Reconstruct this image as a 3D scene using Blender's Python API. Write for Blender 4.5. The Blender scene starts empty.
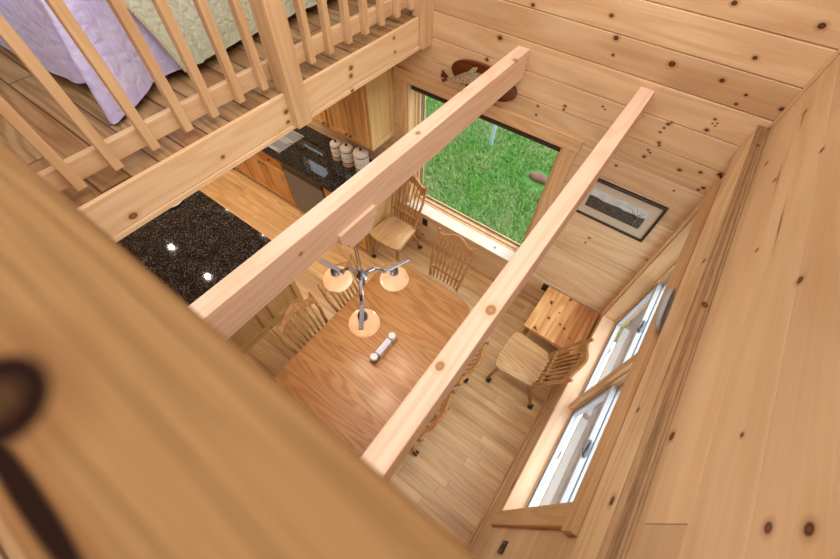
import bpy, bmesh, math, random
from mathutils import Vector, Matrix
random.seed(7)
PI = math.pi
C = bpy.context.scene.collection
sc = bpy.context.scene

# ------------------------------------------------------------------ helpers
def lin(h):
    if isinstance(h, str):
        h = [int(h[i:i+2], 16)/255 for i in (0, 2, 4)]
    return tuple(c/12.92 if c <= .04045 else ((c+.055)/1.055)**2.4 for c in h) + (1.0,)

class NT:
    def __init__(s, m): s.t = m.node_tree
    def n(s, typ, **kw):
        nd = s.t.nodes.new(typ)
        for k, v in kw.items():
            if k.startswith('_'): setattr(nd, k[1:], v)
        return nd
    def L(s, a, b): s.t.links.new(a, b)
    def put(s, sock, v):
        if hasattr(v, 'is_linked'): s.L(v, sock)
        elif v is not None: sock.default_value = v
    def math(s, op, a, b=None, c=None, clamp=False):
        nd = s.t.nodes.new('ShaderNodeMath'); nd.operation = op; nd.use_clamp = clamp
        s.put(nd.inputs[0], a); s.put(nd.inputs[1], b)
        if c is not None: s.put(nd.inputs[2], c)
        return nd.outputs[0]
    def vmath(s, op, a, b=None):
        nd = s.t.nodes.new('ShaderNodeVectorMath'); nd.operation = op
        s.put(nd.inputs[0], a); s.put(nd.inputs[1], b)
        return nd.outputs['Value'] if op in ('LENGTH', 'DISTANCE', 'DOT_PRODUCT') else nd.outputs[0]
    def noise(s, v, scale, detail=2, rough=.5, dist=0):
        nd = s.t.nodes.new('ShaderNodeTexNoise'); s.put(nd.inputs['Vector'], v)
        nd.inputs['Scale'].default_value = scale; nd.inputs['Detail'].default_value = detail
        nd.inputs['Roughness'].default_value = rough; nd.inputs['Distortion'].default_value = dist
        return nd.outputs[0]
    def mix(s, f, a, b, mode='MIX'):
        nd = s.t.nodes.new('ShaderNodeMix'); nd.data_type = 'RGBA'; nd.blend_type = mode
        s.put(nd.inputs[0], f); s.put(nd.inputs[6], a); s.put(nd.inputs[7], b)
        return nd.outputs[2]
    def rng(s, v, a, b, c=0., d=1., smooth=False):
        nd = s.t.nodes.new('ShaderNodeMapRange'); nd.clamp = True
        if smooth: nd.interpolation_type = 'SMOOTHSTEP'
        s.put(nd.inputs[0], v)
        for i, q in enumerate((a, b, c, d)): nd.inputs[i+1].default_value = q
        return nd.outputs[0]
    def xyz(s, v):
        nd = s.t.nodes.new('ShaderNodeSeparateXYZ'); s.put(nd.inputs[0], v); return nd.outputs
    def comb(s, x, y, z):
        nd = s.t.nodes.new('ShaderNodeCombineXYZ')
        for i, q in enumerate((x, y, z)): s.put(nd.inputs[i], q)
        return nd.outputs[0]

def newmat(name):
    m = bpy.data.materials.new(name); m.use_nodes = True
    nt = m.node_tree; nt.nodes.clear()
    N = NT(m)
    b = N.n('ShaderNodeBsdfPrincipled'); o = N.n('ShaderNodeOutputMaterial')
    N.L(b.outputs[0], o.inputs[0])
    return m, N, b, o

def plain(name, col, rough=.5, metal=0, spec=.5, emis=None, es=0, bump=None):
    m, N, b, o = newmat(name)
    b.inputs['Base Color'].default_value = lin(col); b.inputs['Roughness'].default_value = rough
    b.inputs['Metallic'].default_value = metal; b.inputs['Specular IOR Level'].default_value = spec
    co = N.n('ShaderNodeTexCoord').outputs['Object']
    v = N.noise(co, 40, 3)
    b.inputs['Base Color'].default_value = lin(col)
    c = N.mix(N.rng(v, .3, .7, 0, .12), lin(col), tuple(x*.6 for x in lin(col)[:3])+(1,))
    N.L(c, b.inputs['Base Color'])
    if emis:
        b.inputs['Emission Color'].default_value = lin(emis); b.inputs['Emission Strength'].default_value = es
    if bump:
        bp = N.n('ShaderNodeBump'); bp.inputs['Strength'].default_value = bump[1]; bp.inputs['Distance'].default_value = .01
        N.L(N.noise(co, bump[0], 3), bp.inputs['Height']); N.L(bp.outputs[0], b.inputs['Normal'])
    return m

def wood(name, light, dark, axis='x', gs=1., ring=5., contrast=1., kn=.0, knots=(), rough=.45, plank=None, tone=.12,
         cracks=(), spec=.35, kcol='3a1c0c', red='9a5a2c', redamt=.15, gap='3a2412', stain=None, along=.55, fib=110.):
    """pine / oak timber: long growth-ring figure along `axis`, fine fibre, scattered knots, optional plank joints"""
    m, N, b, o = newmat(name)
    tc = N.n('ShaderNodeTexCoord'); co = tc.outputs['Object']
    X, Y, Z = N.xyz(co)
    al, a, c = {'x': (X, Y, Z), 'y': (Y, X, Z), 'z': (Z, X, Y)}[axis]
    at = N.n('ShaderNodeAttribute'); at.attribute_name = 'bid'
    bid = at.outputs['Fac']
    oi = N.n('ShaderNodeObjectInfo').outputs['Random']
    gapm = None
    if plank:
        w, ln, gw = plank
        row = N.math('FLOOR', N.math('DIVIDE', a, w))
        wn = N.n('ShaderNodeTexWhiteNoise'); wn.noise_dimensions = '1D'; N.L(row, wn.inputs['W'])
        sh = N.math('ADD', N.math('DIVIDE', al, ln), N.math('MULTIPLY', wn.outputs[0], 7.3))
        cell = N.math('FLOOR', sh)
        w2 = N.n('ShaderNodeTexWhiteNoise'); w2.noise_dimensions = '2D'
        N.L(N.comb(row, cell, 0.), w2.inputs['Vector'])
        bid = w2.outputs[0]
        fa = N.math('FRACT', N.math('DIVIDE', a, w)); fl = N.math('FRACT', sh)
        e1 = N.math('MULTIPLY', N.math('MINIMUM', fa, N.math('SUBTRACT', 1., fa)), w)
        e2 = N.math('MULTIPLY', N.math('MINIMUM', fl, N.math('SUBTRACT', 1., fl)), ln)
        gapm = N.rng(N.math('MINIMUM', e1, e2), gw*.4, gw, 1., 0.)
    off = N.math('ADD', N.math('MULTIPLY', bid, 31.7), N.math('MULTIPLY', oi, 13.1))
    ao = N.math('ADD', a, off); alo = N.math('ADD', al, N.math('MULTIPLY', off, 1.7))
    vm = N.comb(N.math('MULTIPLY', alo, along*gs), N.math('MULTIPLY', ao, 5.*gs), N.math('MULTIPLY', c, 5.*gs))
    n1 = N.noise(vm, 1.0, 1.5, .45)
    rg = N.math('SINE', N.math('MULTIPLY', n1, ring*6.28*2))
    rg = N.rng(rg, -.6, 1., 0., 1., True)
    vf = N.comb(N.math('MULTIPLY', alo, 3.*gs), N.math('MULTIPLY', ao, fib*gs), N.math('MULTIPLY', c, fib*gs))
    nf = N.noise(vf, 1.0, 3, .6)
    br = N.noise(N.comb(N.math('MULTIPLY', alo, 1.2), N.math('MULTIPLY', ao, 4.), N.math('MULTIPLY', c, 4.)), 1., 2, .5)
    f = N.math('ADD', N.math('MULTIPLY', rg, .42*contrast), N.math('MULTIPLY', N.rng(nf, .35, .7), .38*contrast), clamp=True)
    col = N.mix(f, lin(light), lin(dark))
    col = N.mix(N.math('MULTIPLY', N.rng(br, .42, .72), redamt*2), col, lin(red))
    tv = N.math('ADD', 1.-tone, N.math('MULTIPLY', bid, 2*tone))
    col = N.mix(1., col, N.comb(tv, N.math('POWER', tv, 1.15), N.math('POWER', tv, 1.3)), 'MULTIPLY')
    if stain:   # long dark mineral streaks
        st = N.noise(N.comb(N.math('MULTIPLY', alo, .9), N.math('MULTIPLY', ao, 13.), N.math('MULTIPLY', c, 13.)), 1., 2, .5)
        sel = N.rng(N.math('FRACT', N.math('MULTIPLY', bid, 7.77)), stain[1], stain[1]+.05)
        col = N.mix(N.math('MULTIPLY', N.math('MULTIPLY', N.rng(st, .45, .68), sel), .5), col, lin(stain[0]))
    # knots
    km = None; kh = None
    if kn > 0:
        vo = N.n('ShaderNodeTexVoronoi'); vo.feature = 'F1'
        wob = N.noise(co, 18, 2)
        vv = N.comb(N.math('ADD', N.math('MULTIPLY', alo, 3.2), N.math('MULTIPLY', wob, .06)), N.math('ADD', N.math('MULTIPLY', ao, 5.2), N.math('MULTIPLY', wob, .08)), N.math('MULTIPLY', c, 5.2))
        N.L(vv, vo.inputs['Vector']); vo.inputs['Scale'].default_value = 1.
        cr = N.xyz(vo.outputs['Color'])
        gate = N.rng(cr[0], 1.-kn, 1.-kn+.02)
        rr = N.math('ADD', .035, N.math('MULTIPLY', cr[1], .04))
        q = N.math('DIVIDE', vo.outputs['Distance'], rr)
        km = N.math('MULTIPLY', N.rng(q, .75, 1.1, 1., 0.), gate)
        kh = N.math('MULTIPLY', N.rng(q, 1., 2.6, .55, 0., True), gate)
    for (kx, ky, kz, r) in knots:
        d = N.vmath('SUBTRACT', co, (kx, ky, kz))
        s = 1/r; sl = s/1.25
        sv = {'x': (sl, s, s), 'y': (s, sl, s), 'z': (s, s, sl)}[axis]
        q = N.vmath('LENGTH', N.vmath('MULTIPLY', d, sv))
        k1 = N.rng(q, .75, 1.1, 1., 0.)
        k1 = N.math('MULTIPLY', k1, N.rng(q, .15, .6, .78, 1.))
        k2 = N.rng(q, 1., 2.4, .4, 0., True)
        km = k1 if km is None else N.math('MAXIMUM', km, k1)
        kh = k2 if kh is None else N.math('MAXIMUM', kh, k2)
    for (kx, ky, kz, ll, ww) in cracks:
        d = N.vmath('SUBTRACT', co, (kx, ky, kz))
        sv = {'x': (1/ll, 1/ww, 1/ww), 'y': (1/ww, 1/ll, 1/ww), 'z': (1/ww, 1/ww, 1/ll)}[axis]
        q = N.vmath('LENGTH', N.vmath('MULTIPLY', d, sv))
        k1 = N.rng(q, .6, 1.05, 1., 0.)
        k2 = N.rng(q, 1., 2.6, .45, 0., True)
        km = k1 if km is None else N.math('MAXIMUM', km, k1)
        kh = k2 if kh is None else N.math('MAXIMUM', kh, k2)
    if km is not None:
        col = N.mix(kh, col, lin(red)); col = N.mix(km, col, lin(kcol))
    if gapm is not None:
        col = N.mix(N.math('MULTIPLY', gapm, .8), col, lin(gap))
    N.L(col, b.inputs['Base Color'])
    b.inputs['Roughness'].default_value = rough; b.inputs['Specular IOR Level'].default_value = spec
    bp = N.n('ShaderNodeBump'); bp.inputs['Strength'].default_value = .15; bp.inputs['Distance'].default_value = .004
    h = nf if gapm is None else N.math('SUBTRACT', nf, N.math('MULTIPLY', gapm, 2.))
    N.L(h, bp.inputs['Height']); N.L(bp.outputs[0], b.inputs['Normal'])
    return m

# ---- mesh helpers
def nb(): return bmesh.new()
def box(bm, x0, x1, y0, y1, z0, z1, bev=0., seg=1, bid=None):
    l = None
    if bid is not None: l = bm.faces.layers.float.get('bid') or bm.faces.layers.float.new('bid')
    vs = [bm.verts.new(p) for p in ((x0,y0,z0),(x1,y0,z0),(x1,y1,z0),(x0,y1,z0),(x0,y0,z1),(x1,y0,z1),(x1,y1,z1),(x0,y1,z1))]
    fs = [bm.faces.new([vs[i] for i in q]) for q in ((0,3,2,1),(4,5,6,7),(0,1,5,4),(1,2,6,5),(2,3,7,6),(3,0,4,7))]
    if bid is not None:
        for f in fs: f[l] = bid
    if bev > 0:
        es = list({e for f in fs for e in f.edges})
        bmesh.ops.bevel(bm, geom=es, offset=bev, segments=seg, affect='EDGES', profile=.5)
def loft(bm, rings, cap=True, closed=True):
    """connect rings of equal vertex count"""
    R = [[bm.verts.new(p) for p in r] for r in rings]
    n = len(R[0])
    for i in range(len(R)-1):
        for j in range(n if closed else n-1):
            k = (j+1) % n
            try: bm.faces.new((R[i][j], R[i][k], R[i+1][k], R[i+1][j]))
            except ValueError: pass
    if cap:
        for r, rev in ((R[0], True), (R[-1], False)):
            try: bm.faces.new(r[::-1] if rev else r)
            except ValueError: pass
    return R
def lathe(bm, prof, cx=0, cy=0, cz=0, n=24, cap=True):
    rings = [[(cx+r*math.cos(2*PI*j/n), cy+r*math.sin(2*PI*j/n), cz+z) for j in range(n)] for r, z in prof]
    loft(bm, rings, cap)
def sweep(bm, pts, w, h, up=(0,0,1), n=8, sq=.5, cap=True):
    """superelliptic section w x h (scalars or lists) swept on pts; `up` sets the h direction"""
    P = [Vector(p) for p in pts]; rings = []
    up = Vector(up)
    for i, p in enumerate(P):
        t = (P[min(i+1, len(P)-1)] - P[max(i-1, 0)]).normalized()
        s = t.cross(up)
        if s.length < 1e-4: s = t.cross(Vector((1, 0, 0)))
        s.normalize(); u = s.cross(t).normalized()
        ww = w[i] if isinstance(w, (list, tuple)) else w
        hh = h[i] if isinstance(h, (list, tuple)) else h
        r = []
        for j in range(n):
            a = 2*PI*(j+.5)/n
            ca, sa = math.cos(a), math.sin(a)
            ca = math.copysign(abs(ca)**sq, ca); sa = math.copysign(abs(sa)**sq, sa)
            r.append(p + s*(ca*ww/2) + u*(sa*hh/2))
        rings.append(r)
    loft(bm, rings, cap)
def prism(bm, outline, z0, z1, bev=0., seg=2):
    lo = [bm.verts.new((x, y, z0)) for x, y in outline]; hi = [bm.verts.new((x, y, z1)) for x, y in outline]
    n = len(lo)
    f0 = bm.faces.new(lo[::-1]); f1 = bm.faces.new(hi)
    for i in range(n): bm.faces.new((lo[i], lo[(i+1) % n], hi[(i+1) % n], hi[i]))
    if bev: bmesh.ops.bevel(bm, geom=list(f0.edges)+list(f1.edges), offset=bev, segments=seg, affect='EDGES', profile=.5)
def rrect(x0, x1, y0, y1, r, n=6):
    o = []
    for cx, cy, a0 in ((x1-r, y1-r, 0), (x0+r, y1-r, 90), (x0+r, y0+r, 180), (x1-r, y0+r, 270)):
        for k in range(n+1):
            a = math.radians(a0+90*k/n); o.append((cx+r*math.cos(a), cy+r*math.sin(a)))
    return o
def obj(name, bm, mat, parent=None, loc=(0, 0, 0), smooth=None):
    bmesh.ops.recalc_face_normals(bm, faces=bm.faces)
    if smooth:
        for f in bm.faces: f.smooth = True
        for e in bm.edges:
            if len(e.link_faces) == 2 and e.calc_face_angle(0) > smooth: e.smooth = False
    me = bpy.data.meshes.new(name); bm.to_mesh(me); bm.free()
    me.materials.append(mat)
    o = bpy.data.objects.new(name, me); C.objects.link(o)
    o.location = loc
    if parent: o.parent = parent
    return o
def tag(o, label, cat, group=None, kind=None):
    o['label'] = label; o['category'] = cat
    if group: o['group'] = group
    if kind: o['kind'] = kind
    return o
def empty(name, loc=(0, 0, 0), rz=0):
    o = bpy.data.objects.new(name, None); C.objects.link(o); o.location = loc; o.rotation_euler = (0, 0, rz)
    o.empty_display_size = .1
    return o
def thing(name, label, cat, loc=(0, 0, 0), rz=0, group=None):
    return tag(empty(name, loc, rz), label, cat, group)
def struct(o, label, cat='wall'):
    o['kind'] = 'structure'; o['label'] = label; o['category'] = cat; return o
def copy_tree(o, parent=None):
    c = o.copy(); C.objects.link(c)
    if parent: c.parent = parent
    for ch in o.children: copy_tree(ch, c)
    return c
SM = .6

# ------------------------------------------------------------------ materials
PL, PD = 'e3c092', 'cc9e68'            # general pine
kb = [(-1.005,0,2.82,.0099),(-.934,0,2.726,.0124),(-.912,0,2.641,.0074),(-1.471,0,2.765,.0099),(-.599,0,2.685,.0149),(-.49,0,2.992,.0105),(-.129,0,2.987,.0124),(-.273,0,2.812,.0093),(-.338,0,2.68,.0105),(-.201,0,2.65,.0068),(-.212,0,2.596,.0074),(-1.649,0,2.537,.0136),(-1.719,0,2.378,.0112),(-1.075,0,2.265,.0087),(-1.075,0,2.24,.0074),(-1.253,0,2.13,.0074),(-1.259,0,2.197,.0074),
      (-0.843,0,2.347,0.0060),(-0.823,0,2.336,0.0050),(-0.447,0,2.383,0.0090),(-0.435,0,2.397,0.0070),(-0.455,0,2.353,0.0060),(-0.462,0,2.322,0.0060),(-0.433,0,2.259,0.0080),(-0.423,0,2.244,0.0070),(-0.464,0,2.190,0.0060),(-0.446,0,2.178,0.0060),(-0.464,0,2.138,0.0090),(-0.590,0,2.002,0.0080),(-0.239,0,2.142,0.0100),(-0.132,0,2.178,0.0090),(-0.038,0,2.209,0.0120),(-0.021,0,2.197,0.0100),(-0.060,0,2.090,0.0100),(-0.075,0,2.065,0.0080),(-0.251,0,2.492,0.0060),(-0.252,0,2.424,0.0090),(-0.228,0,2.476,0.0040),(-0.249,0,2.467,0.0040),(-0.228,0,2.459,0.0040),(-0.188,0,1.995,0.0060),(-0.487,0,1.290,0.0090),(-0.494,0,1.221,0.0080),(-0.014,0,1.350,0.0090),(-0.024,0,2.637,0.0100)]
M = {}
M['wallB'] = wood('pine_wall_boards', 'e4c69e', 'cfa778', 'x', ring=4, knots=kb, kn=.08, tone=.07, redamt=.14, rough=.5)
kr = [(0,-2.177,2.959,.0090),(0,-2.178,3.034,.0097),(0,-1.91,2.562,.0120),(0,-1.972,2.848,.0053),(0,-1.536,2.928,.0105),(0,-.868,2.918,.0090),
      (0,-.304,2.78,.0105),(0,-1.205,2.715,.0067),(0,-2.25,3.09,.0150),(0,-.745,2.703,.0090),(0,-.454,2.60,.0105)]
cr_ = [(0,-.36,2.775,.06,.003),(0,-.75,2.72,.06,.003),(0,-1.15,2.80,.08,.003)]
M['wallR'] = wood('pine_wall_planks', 'e6cba2', 'd8b588', 'y', gs=.8, ring=3, knots=kr, cracks=cr_, kn=.05, tone=.08, redamt=.10, rough=.45, kcol='54300f')
M['beam'] = wood('planed_beam_timber', 'f1d6be', 'e5bd9a', 'y', gs=.9, ring=7, tone=.02, redamt=.06, rough=.45,
                 knots=[(-1.513,-.702,2.532,.017),(-1.429,-.192,2.532,.016),(-1.462,-1.177,2.532,.013),(-.634,-1.849,2.532,.02),(-.661,-2.13,2.532,.015),(-1.418,-2.054,2.455,.01)], kcol='a8764a', red='dcae80')
M['loftbeam'] = wood('loft_edge_timber', 'efd4ae', 'e0b986', 'y', ring=4, tone=.03, redamt=.05, rough=.5,
                 knots=[(-2.249,-.834,2.48,.015),(-2.249,-.844,2.434,.014),(-2.249,-.856,2.345,.013),(-2.249,-1.389,2.451,.013),(-2.249,-1.396,2.391,.011),(-2.249,-2.349,2.398,.017),(-2.249,-1.839,2.416,.010),(-2.249,-.396,2.508,.010),(-2.249,-.391,2.417,.009)], kcol='7a4a22', red='c48a50')
M['ledger'] = wood('ledger_timber', 'f0d6ac', 'dcb684', 'y', gs=1.3, ring=4, contrast=1.15, kn=.12, tone=.02, rough=.6, redamt=.2,
                 knots=[(-.0583,-1.107,2.5,.009),(-.0583,-2.149,2.494,.012),(-.0583,-1.82,2.427,.008)])
M['ledtop'] = wood('weathered_fir_top', 'a8865e', '6e5034', 'y', gs=4.5, ring=5, contrast=1.35, along=.03, fib=60., tone=.02, rough=.6, redamt=.15, knots=[(-.03,-.20,2.536,.009),(-.02,-1.36,2.536,.012)], kcol='4a2a14')
M['pine_x'] = wood('pine_trim_x', PL, PD, 'x', ring=5, kn=.08, tone=.03, rough=.45)
M['pine_y'] = wood('pine_trim_y', PL, PD, 'y', ring=5, kn=.08, tone=.03, rough=.45)
M['pine_z'] = wood('pine_trim_z', PL, PD, 'z', ring=5, kn=.08, tone=.03, rough=.45)
M['stoolB'] = wood('pine_sill_x', 'e6dccd', 'd8c4a8', 'x', ring=3, kn=.05, tone=.02, rough=.22, spec=.6)  # pine whitened to stand in for daylight sheen on the sill
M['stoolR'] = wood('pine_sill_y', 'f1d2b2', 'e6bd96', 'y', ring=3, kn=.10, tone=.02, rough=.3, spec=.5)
M['apronR'] = wood('pine_apron_y', PL, PD, 'y', ring=5, kn=.08, tone=.03, knots=[(-.006,-1.865,.505,.020),(-.006,-1.895,.505,.020)], kcol='1e0e06')
M['rail'] = wood('guard_rail_timber', '8c6a44', '694d2e', 'x', gs=2.2, ring=7, contrast=.8, along=.2, fib=60., tone=.02, rough=.85, spec=.1, redamt=.3, red='6b4424',  # base colour darkened to carry the viewer's shade on the rail
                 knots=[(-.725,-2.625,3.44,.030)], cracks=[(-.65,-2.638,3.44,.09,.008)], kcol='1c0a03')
M['baluster'] = wood('baluster_pine', 'e2c49a', 'd0aa7c', 'z', ring=5, kn=.06, tone=.05, rough=.5)
M['railpine'] = wood('balustrade_pine', 'e6c8a0', 'd8b488', 'y', ring=4, kn=.05, tone=.04, rough=.5)
M['loftdeck'] = wood('loft_floor_boards', 'b3946a', '846645', 'x', ring=5, contrast=1.3, kn=.10, tone=.10, redamt=.2, rough=.5, plank=(.132, 3.4, .007))
M['floor'] = wood('hickory_floor', 'e6c490', 'cfa068', 'x', gs=1., ring=4, tone=.10, redamt=.12, rough=.32, plank=(.083, 1.25, .0022), gap='9a6a3c', stain=('8e5a2c', .70), spec=.45)
M['oak_x'] = wood('oak_table_boards', 'bd8c58', '8a5a2e', 'x', gs=1.25, ring=6, contrast=1.0, tone=.06, redamt=.15, rough=.30, plank=(.135, 5., .0006), spec=.5, red='b0642a')
M['oak_edge'] = wood('oak_edge', 'b8783c', '8f5626', 'x', ring=5, rough=.35)
M['oak_y'] = wood('oak_chair_seat', 'd2ad7e', 'aa8252', 'y', gs=1.3, ring=7, contrast=1.1, tone=.04, rough=.32)
M['oak_z'] = wood('oak_chair_frame', 'c0905e', '8e6236', 'z', gs=1.2, ring=5, tone=.06, rough=.26)
M['sidetop'] = wood('knotty_pine_slats', 'e0b47c', 'bb8248', 'y', ring=4, contrast=1.3, kn=.3, tone=.24, redamt=.25, red='a85a26', knots=[(-.468,-.184,.464,.013),(-.462,-.20,.464,.010),(-.412,-.369,.464,.012),(-.475,-.548,.464,.013),(-.455,-.56,.464,.008),(-.292,-.367,.464,.009),(-.322,-.040,.464,.012),(-.35,-.25,.464,.007)], rough=.4)
M['sidered'] = wood('reddish_pine_slats', 'cf9860', 'a5683a', 'y', ring=4, contrast=1.3, tone=.12, redamt=.35, red='a4562a', rough=.4, knots=[(-.238,-.384,.464,.011),(-.155,-.45,.464,.009)])
M['cab_z'] = wood('honey_oak_cabinet', 'e2b272', 'c08c50', 'z', gs=1.3, ring=5, tone=.05, redamt=.2, rough=.4)
M['cab_x'] = wood('honey_oak_cabinet_rail', 'd2914e', 'b87838', 'x', gs=1.3, ring=5, tone=.05, redamt=.2, rough=.4)
M['cabend'] = wood('pale_cabinet_panel', 'd8b57c', 'c29c62', 'z', ring=3, contrast=.8, tone=.02, redamt=.05, rough=.45)
M['plaque'] = wood('walnut_plaque', '7a3f20', '3c1a0c', 'x', ring=5, rough=.3)
M['chrome'] = plain('brushed_nickel', 'a9aeb8', .28, 1)
M['nickel'] = plain('satin_nickel_dark', '6d6f76', .35, .9)
M['steel'] = plain('stainless_steel', '74757a', .4, .35)
M['sink'] = plain('sink_steel', 'b4b8bc', .5, .15)
M['black'] = plain('black_plastic', '17140f', .4)
M['brownplate'] = plain('brown_outlet_plate', '2a1a10', .4)
M['caster'] = plain('dark_caster', '2b1d14', .35)
M['white'] = plain('white_vinyl', 'c4c9d2', .4)
M['grey'] = plain('grey_vinyl', '8c9096', .4)
M['shade'] = plain('brown_roller_shade', '3a2822', .7)
M['cream'] = plain('cream_glaze', 'e8ded0', .25)
M['tan'] = plain('tan_clay_lid', 'cfa274', .4)
M['blue'] = plain('dark_blue_glaze', '2a3350', .3)
M['mat'] = plain('cream_picture_mat', 'c6b69e', .8)
M['frame'] = plain('dark_picture_frame', '2b1a10', .35)
M['dish'] = plain('pale_grey_ceramic', 'a9adb2', .35)
M['lid'] = plain('off_white_plastic', 'd2d0cc', .35)
M['napkin'] = plain('pale_lavender_paper', 'dcd8e8', .7)
M['sticker'] = plain('white_sticker', 'f2f4f5', .5)
M['bluepole'] = plain('pale_blue_post', '8fb0c0', .5)
M['stone'] = plain('brown_stone', '6e5040', .9, bump=(30, .8))
M['gravel'] = plain('pale_gravel', '43474d', .9, bump=(60, .6))
M['ceil'] = wood('ceiling_pine', 'ddb684', 'c9985f', 'x', ring=4, tone=.06, rough=.6, plank=(.14, 3., .004))
M['softwhite'] = plain('white_trim_ring', 'cfd0d0', .5)

def granite():
    m, N, b, o = newmat('black_speckled_granite')
    co = N.n('ShaderNodeTexCoord').outputs['Object']
    v1 = N.n('ShaderNodeTexVoronoi'); N.L(co, v1.inputs['Vector']); v1.inputs['Scale'].default_value = 210
    r = N.xyz(v1.outputs['Color'])[0]
    n2 = N.noise(co, 130, 3, .7); n3 = N.noise(co, 9, 2)
    sp = N.math('ADD', r, N.math('MULTIPLY', n3, .25))
    c = N.mix(N.rng(n2, .4, .75), lin('0b0b0b'), lin('201f1e'))
    c = N.mix(N.rng(sp, .99, 1.08), c, lin('85827e'))
    c = N.mix(N.rng(N.math('ADD', N.xyz(v1.outputs['Color'])[1], N.math('MULTIPLY', n3, .1)), .96, .99), c, lin('45423e'))
    N.L(c, b.inputs['Base Color']); b.inputs['Roughness'].default_value = .04; b.inputs['Specular IOR Level'].default_value = .5
    return m
M['granite'] = granite()

def glass(name, tint=(.97, .99, .98, 1), refl=1.):
    m, N, b, o = newmat(name); N.t.nodes.remove(b)
    tr = N.n('ShaderNodeBsdfTransparent'); tr.inputs[0].default_value = tint
    gl = N.n('ShaderNodeBsdfGlossy'); gl.inputs['Roughness'].default_value = .02
    ge = N.n('ShaderNodeNewGeometry')
    c = N.math('ABSOLUTE', N.vmath('DOT_PRODUCT', ge.outputs['Normal'], ge.outputs['Incoming']))
    fr = N.math('ADD', .03, N.math('MULTIPLY', .6, N.math('POWER', N.math('SUBTRACT', 1., c), 4.)))
    mx = N.n('ShaderNodeMixShader')
    N.L(N.math('MULTIPLY', fr, refl), mx.inputs[0]); N.L(tr.outputs[0], mx.inputs[1]); N.L(gl.outputs[0], mx.inputs[2])
    N.L(mx.outputs[0], o.inputs[0]); return m
M['glass'] = glass('window_glass')
M['jar'] = glass('shaker_glass', (.85, .88, .95, 1))

def shadeglass():
    m, N, b, o = newmat('alabaster_lamp_glass')
    co = N.n('ShaderNodeTexCoord').outputs['Object']
    v = N.noise(co, 14, 3)
    N.L(N.mix(v, lin('efe0d0'), lin('e2d0ba')), b.inputs['Base Color'])
    b.inputs['Roughness'].default_value = .35
    tr = N.n('ShaderNodeBsdfTranslucent'); tr.inputs[0].default_value = lin('dcc4a8')
    mx = N.n('ShaderNodeMixShader'); mx.inputs[0].default_value = .6
    N.L(b.outputs[0], mx.inputs[1]); N.L(tr.outputs[0], mx.inputs[2]); N.L(mx.outputs[0], o.inputs[0])
    b.inputs['Emission Color'].default_value = lin('ffe8d6'); b.inputs['Emission Strength'].default_value = .06
    return m
M['lampglass'] = shadeglass()
def emit(name, col, s):
    m, N, b, o = newmat(name); N.t.nodes.remove(b)
    e = N.n('ShaderNodeEmission'); e.inputs[0].default_value = lin(col); e.inputs[1].default_value = s
    N.L(e.outputs[0], o.inputs[0]); return m
M['bulb'] = emit('warm_bulb', 'fff0e0', 8)
M['lens'] = emit('glowing_downlight_baffle', 'fff2e0', 1.4)  # baffle disc made to glow in place of bulb light falling on it
M['downbulb'] = emit('downlight_bulb', 'fff2e0', 6)

def quiltmat(name, base, alt, blue=None, fine=1.):
    m, N, b, o = newmat(name)
    co = N.n('ShaderNodeTexCoord').outputs['Object']
    n = N.noise(co, 7, 3)
    c = N.mix(N.rng(n, .3, .7), lin(base), lin(alt))
    if blue:
        x = N.xyz(co)[0]
        c = N.mix(N.rng(N.math('ADD', x, N.math('MULTIPLY', n, .2)), -3.95, -3.0, .9, 0.), c, lin(blue))  # bluish light towards the far end, mixed into the cloth colour
    N.L(c, b.inputs['Base Color']); b.inputs['Roughness'].default_value = .85
    b.inputs['Sheen Weight'].default_value = .15
    vo = N.n('ShaderNodeTexVoronoi'); vo.feature = 'DISTANCE_TO_EDGE'; N.L(co, vo.inputs['Vector']); vo.inputs['Scale'].default_value = 15*fine
    st = N.math('MULTIPLY', N.rng(vo.outputs['Distance'], 0., .3, 0., 1., True), .45)
    wr = N.noise(N.vmath('MULTIPLY', co, (1., 1., .35)), 34*fine, 3, .6)
    bp = N.n('ShaderNodeBump'); bp.inputs['Strength'].default_value = .55; bp.inputs['Distance'].default_value = .012
    N.L(N.math('ADD', st, N.math('MULTIPLY', wr, 1.3)), bp.inputs['Height']); N.L(bp.outputs[0], b.inputs['Normal'])
    return m
M['lavender'] = quiltmat('lavender_quilted_cotton', 'd4d2f6', 'c2bef0', '96b6fa')
M['sage'] = quiltmat('pale_green_quilted_cotton', 'dbe9d6', 'cbdcc6', None, 1.6)
M['lace'] = plain('cream_lace', 'd9cdb2', .85, bump=(120, .8))
M['sheet'] = plain('white_bed_sheet', 'e6e4ea', .8)

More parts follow.
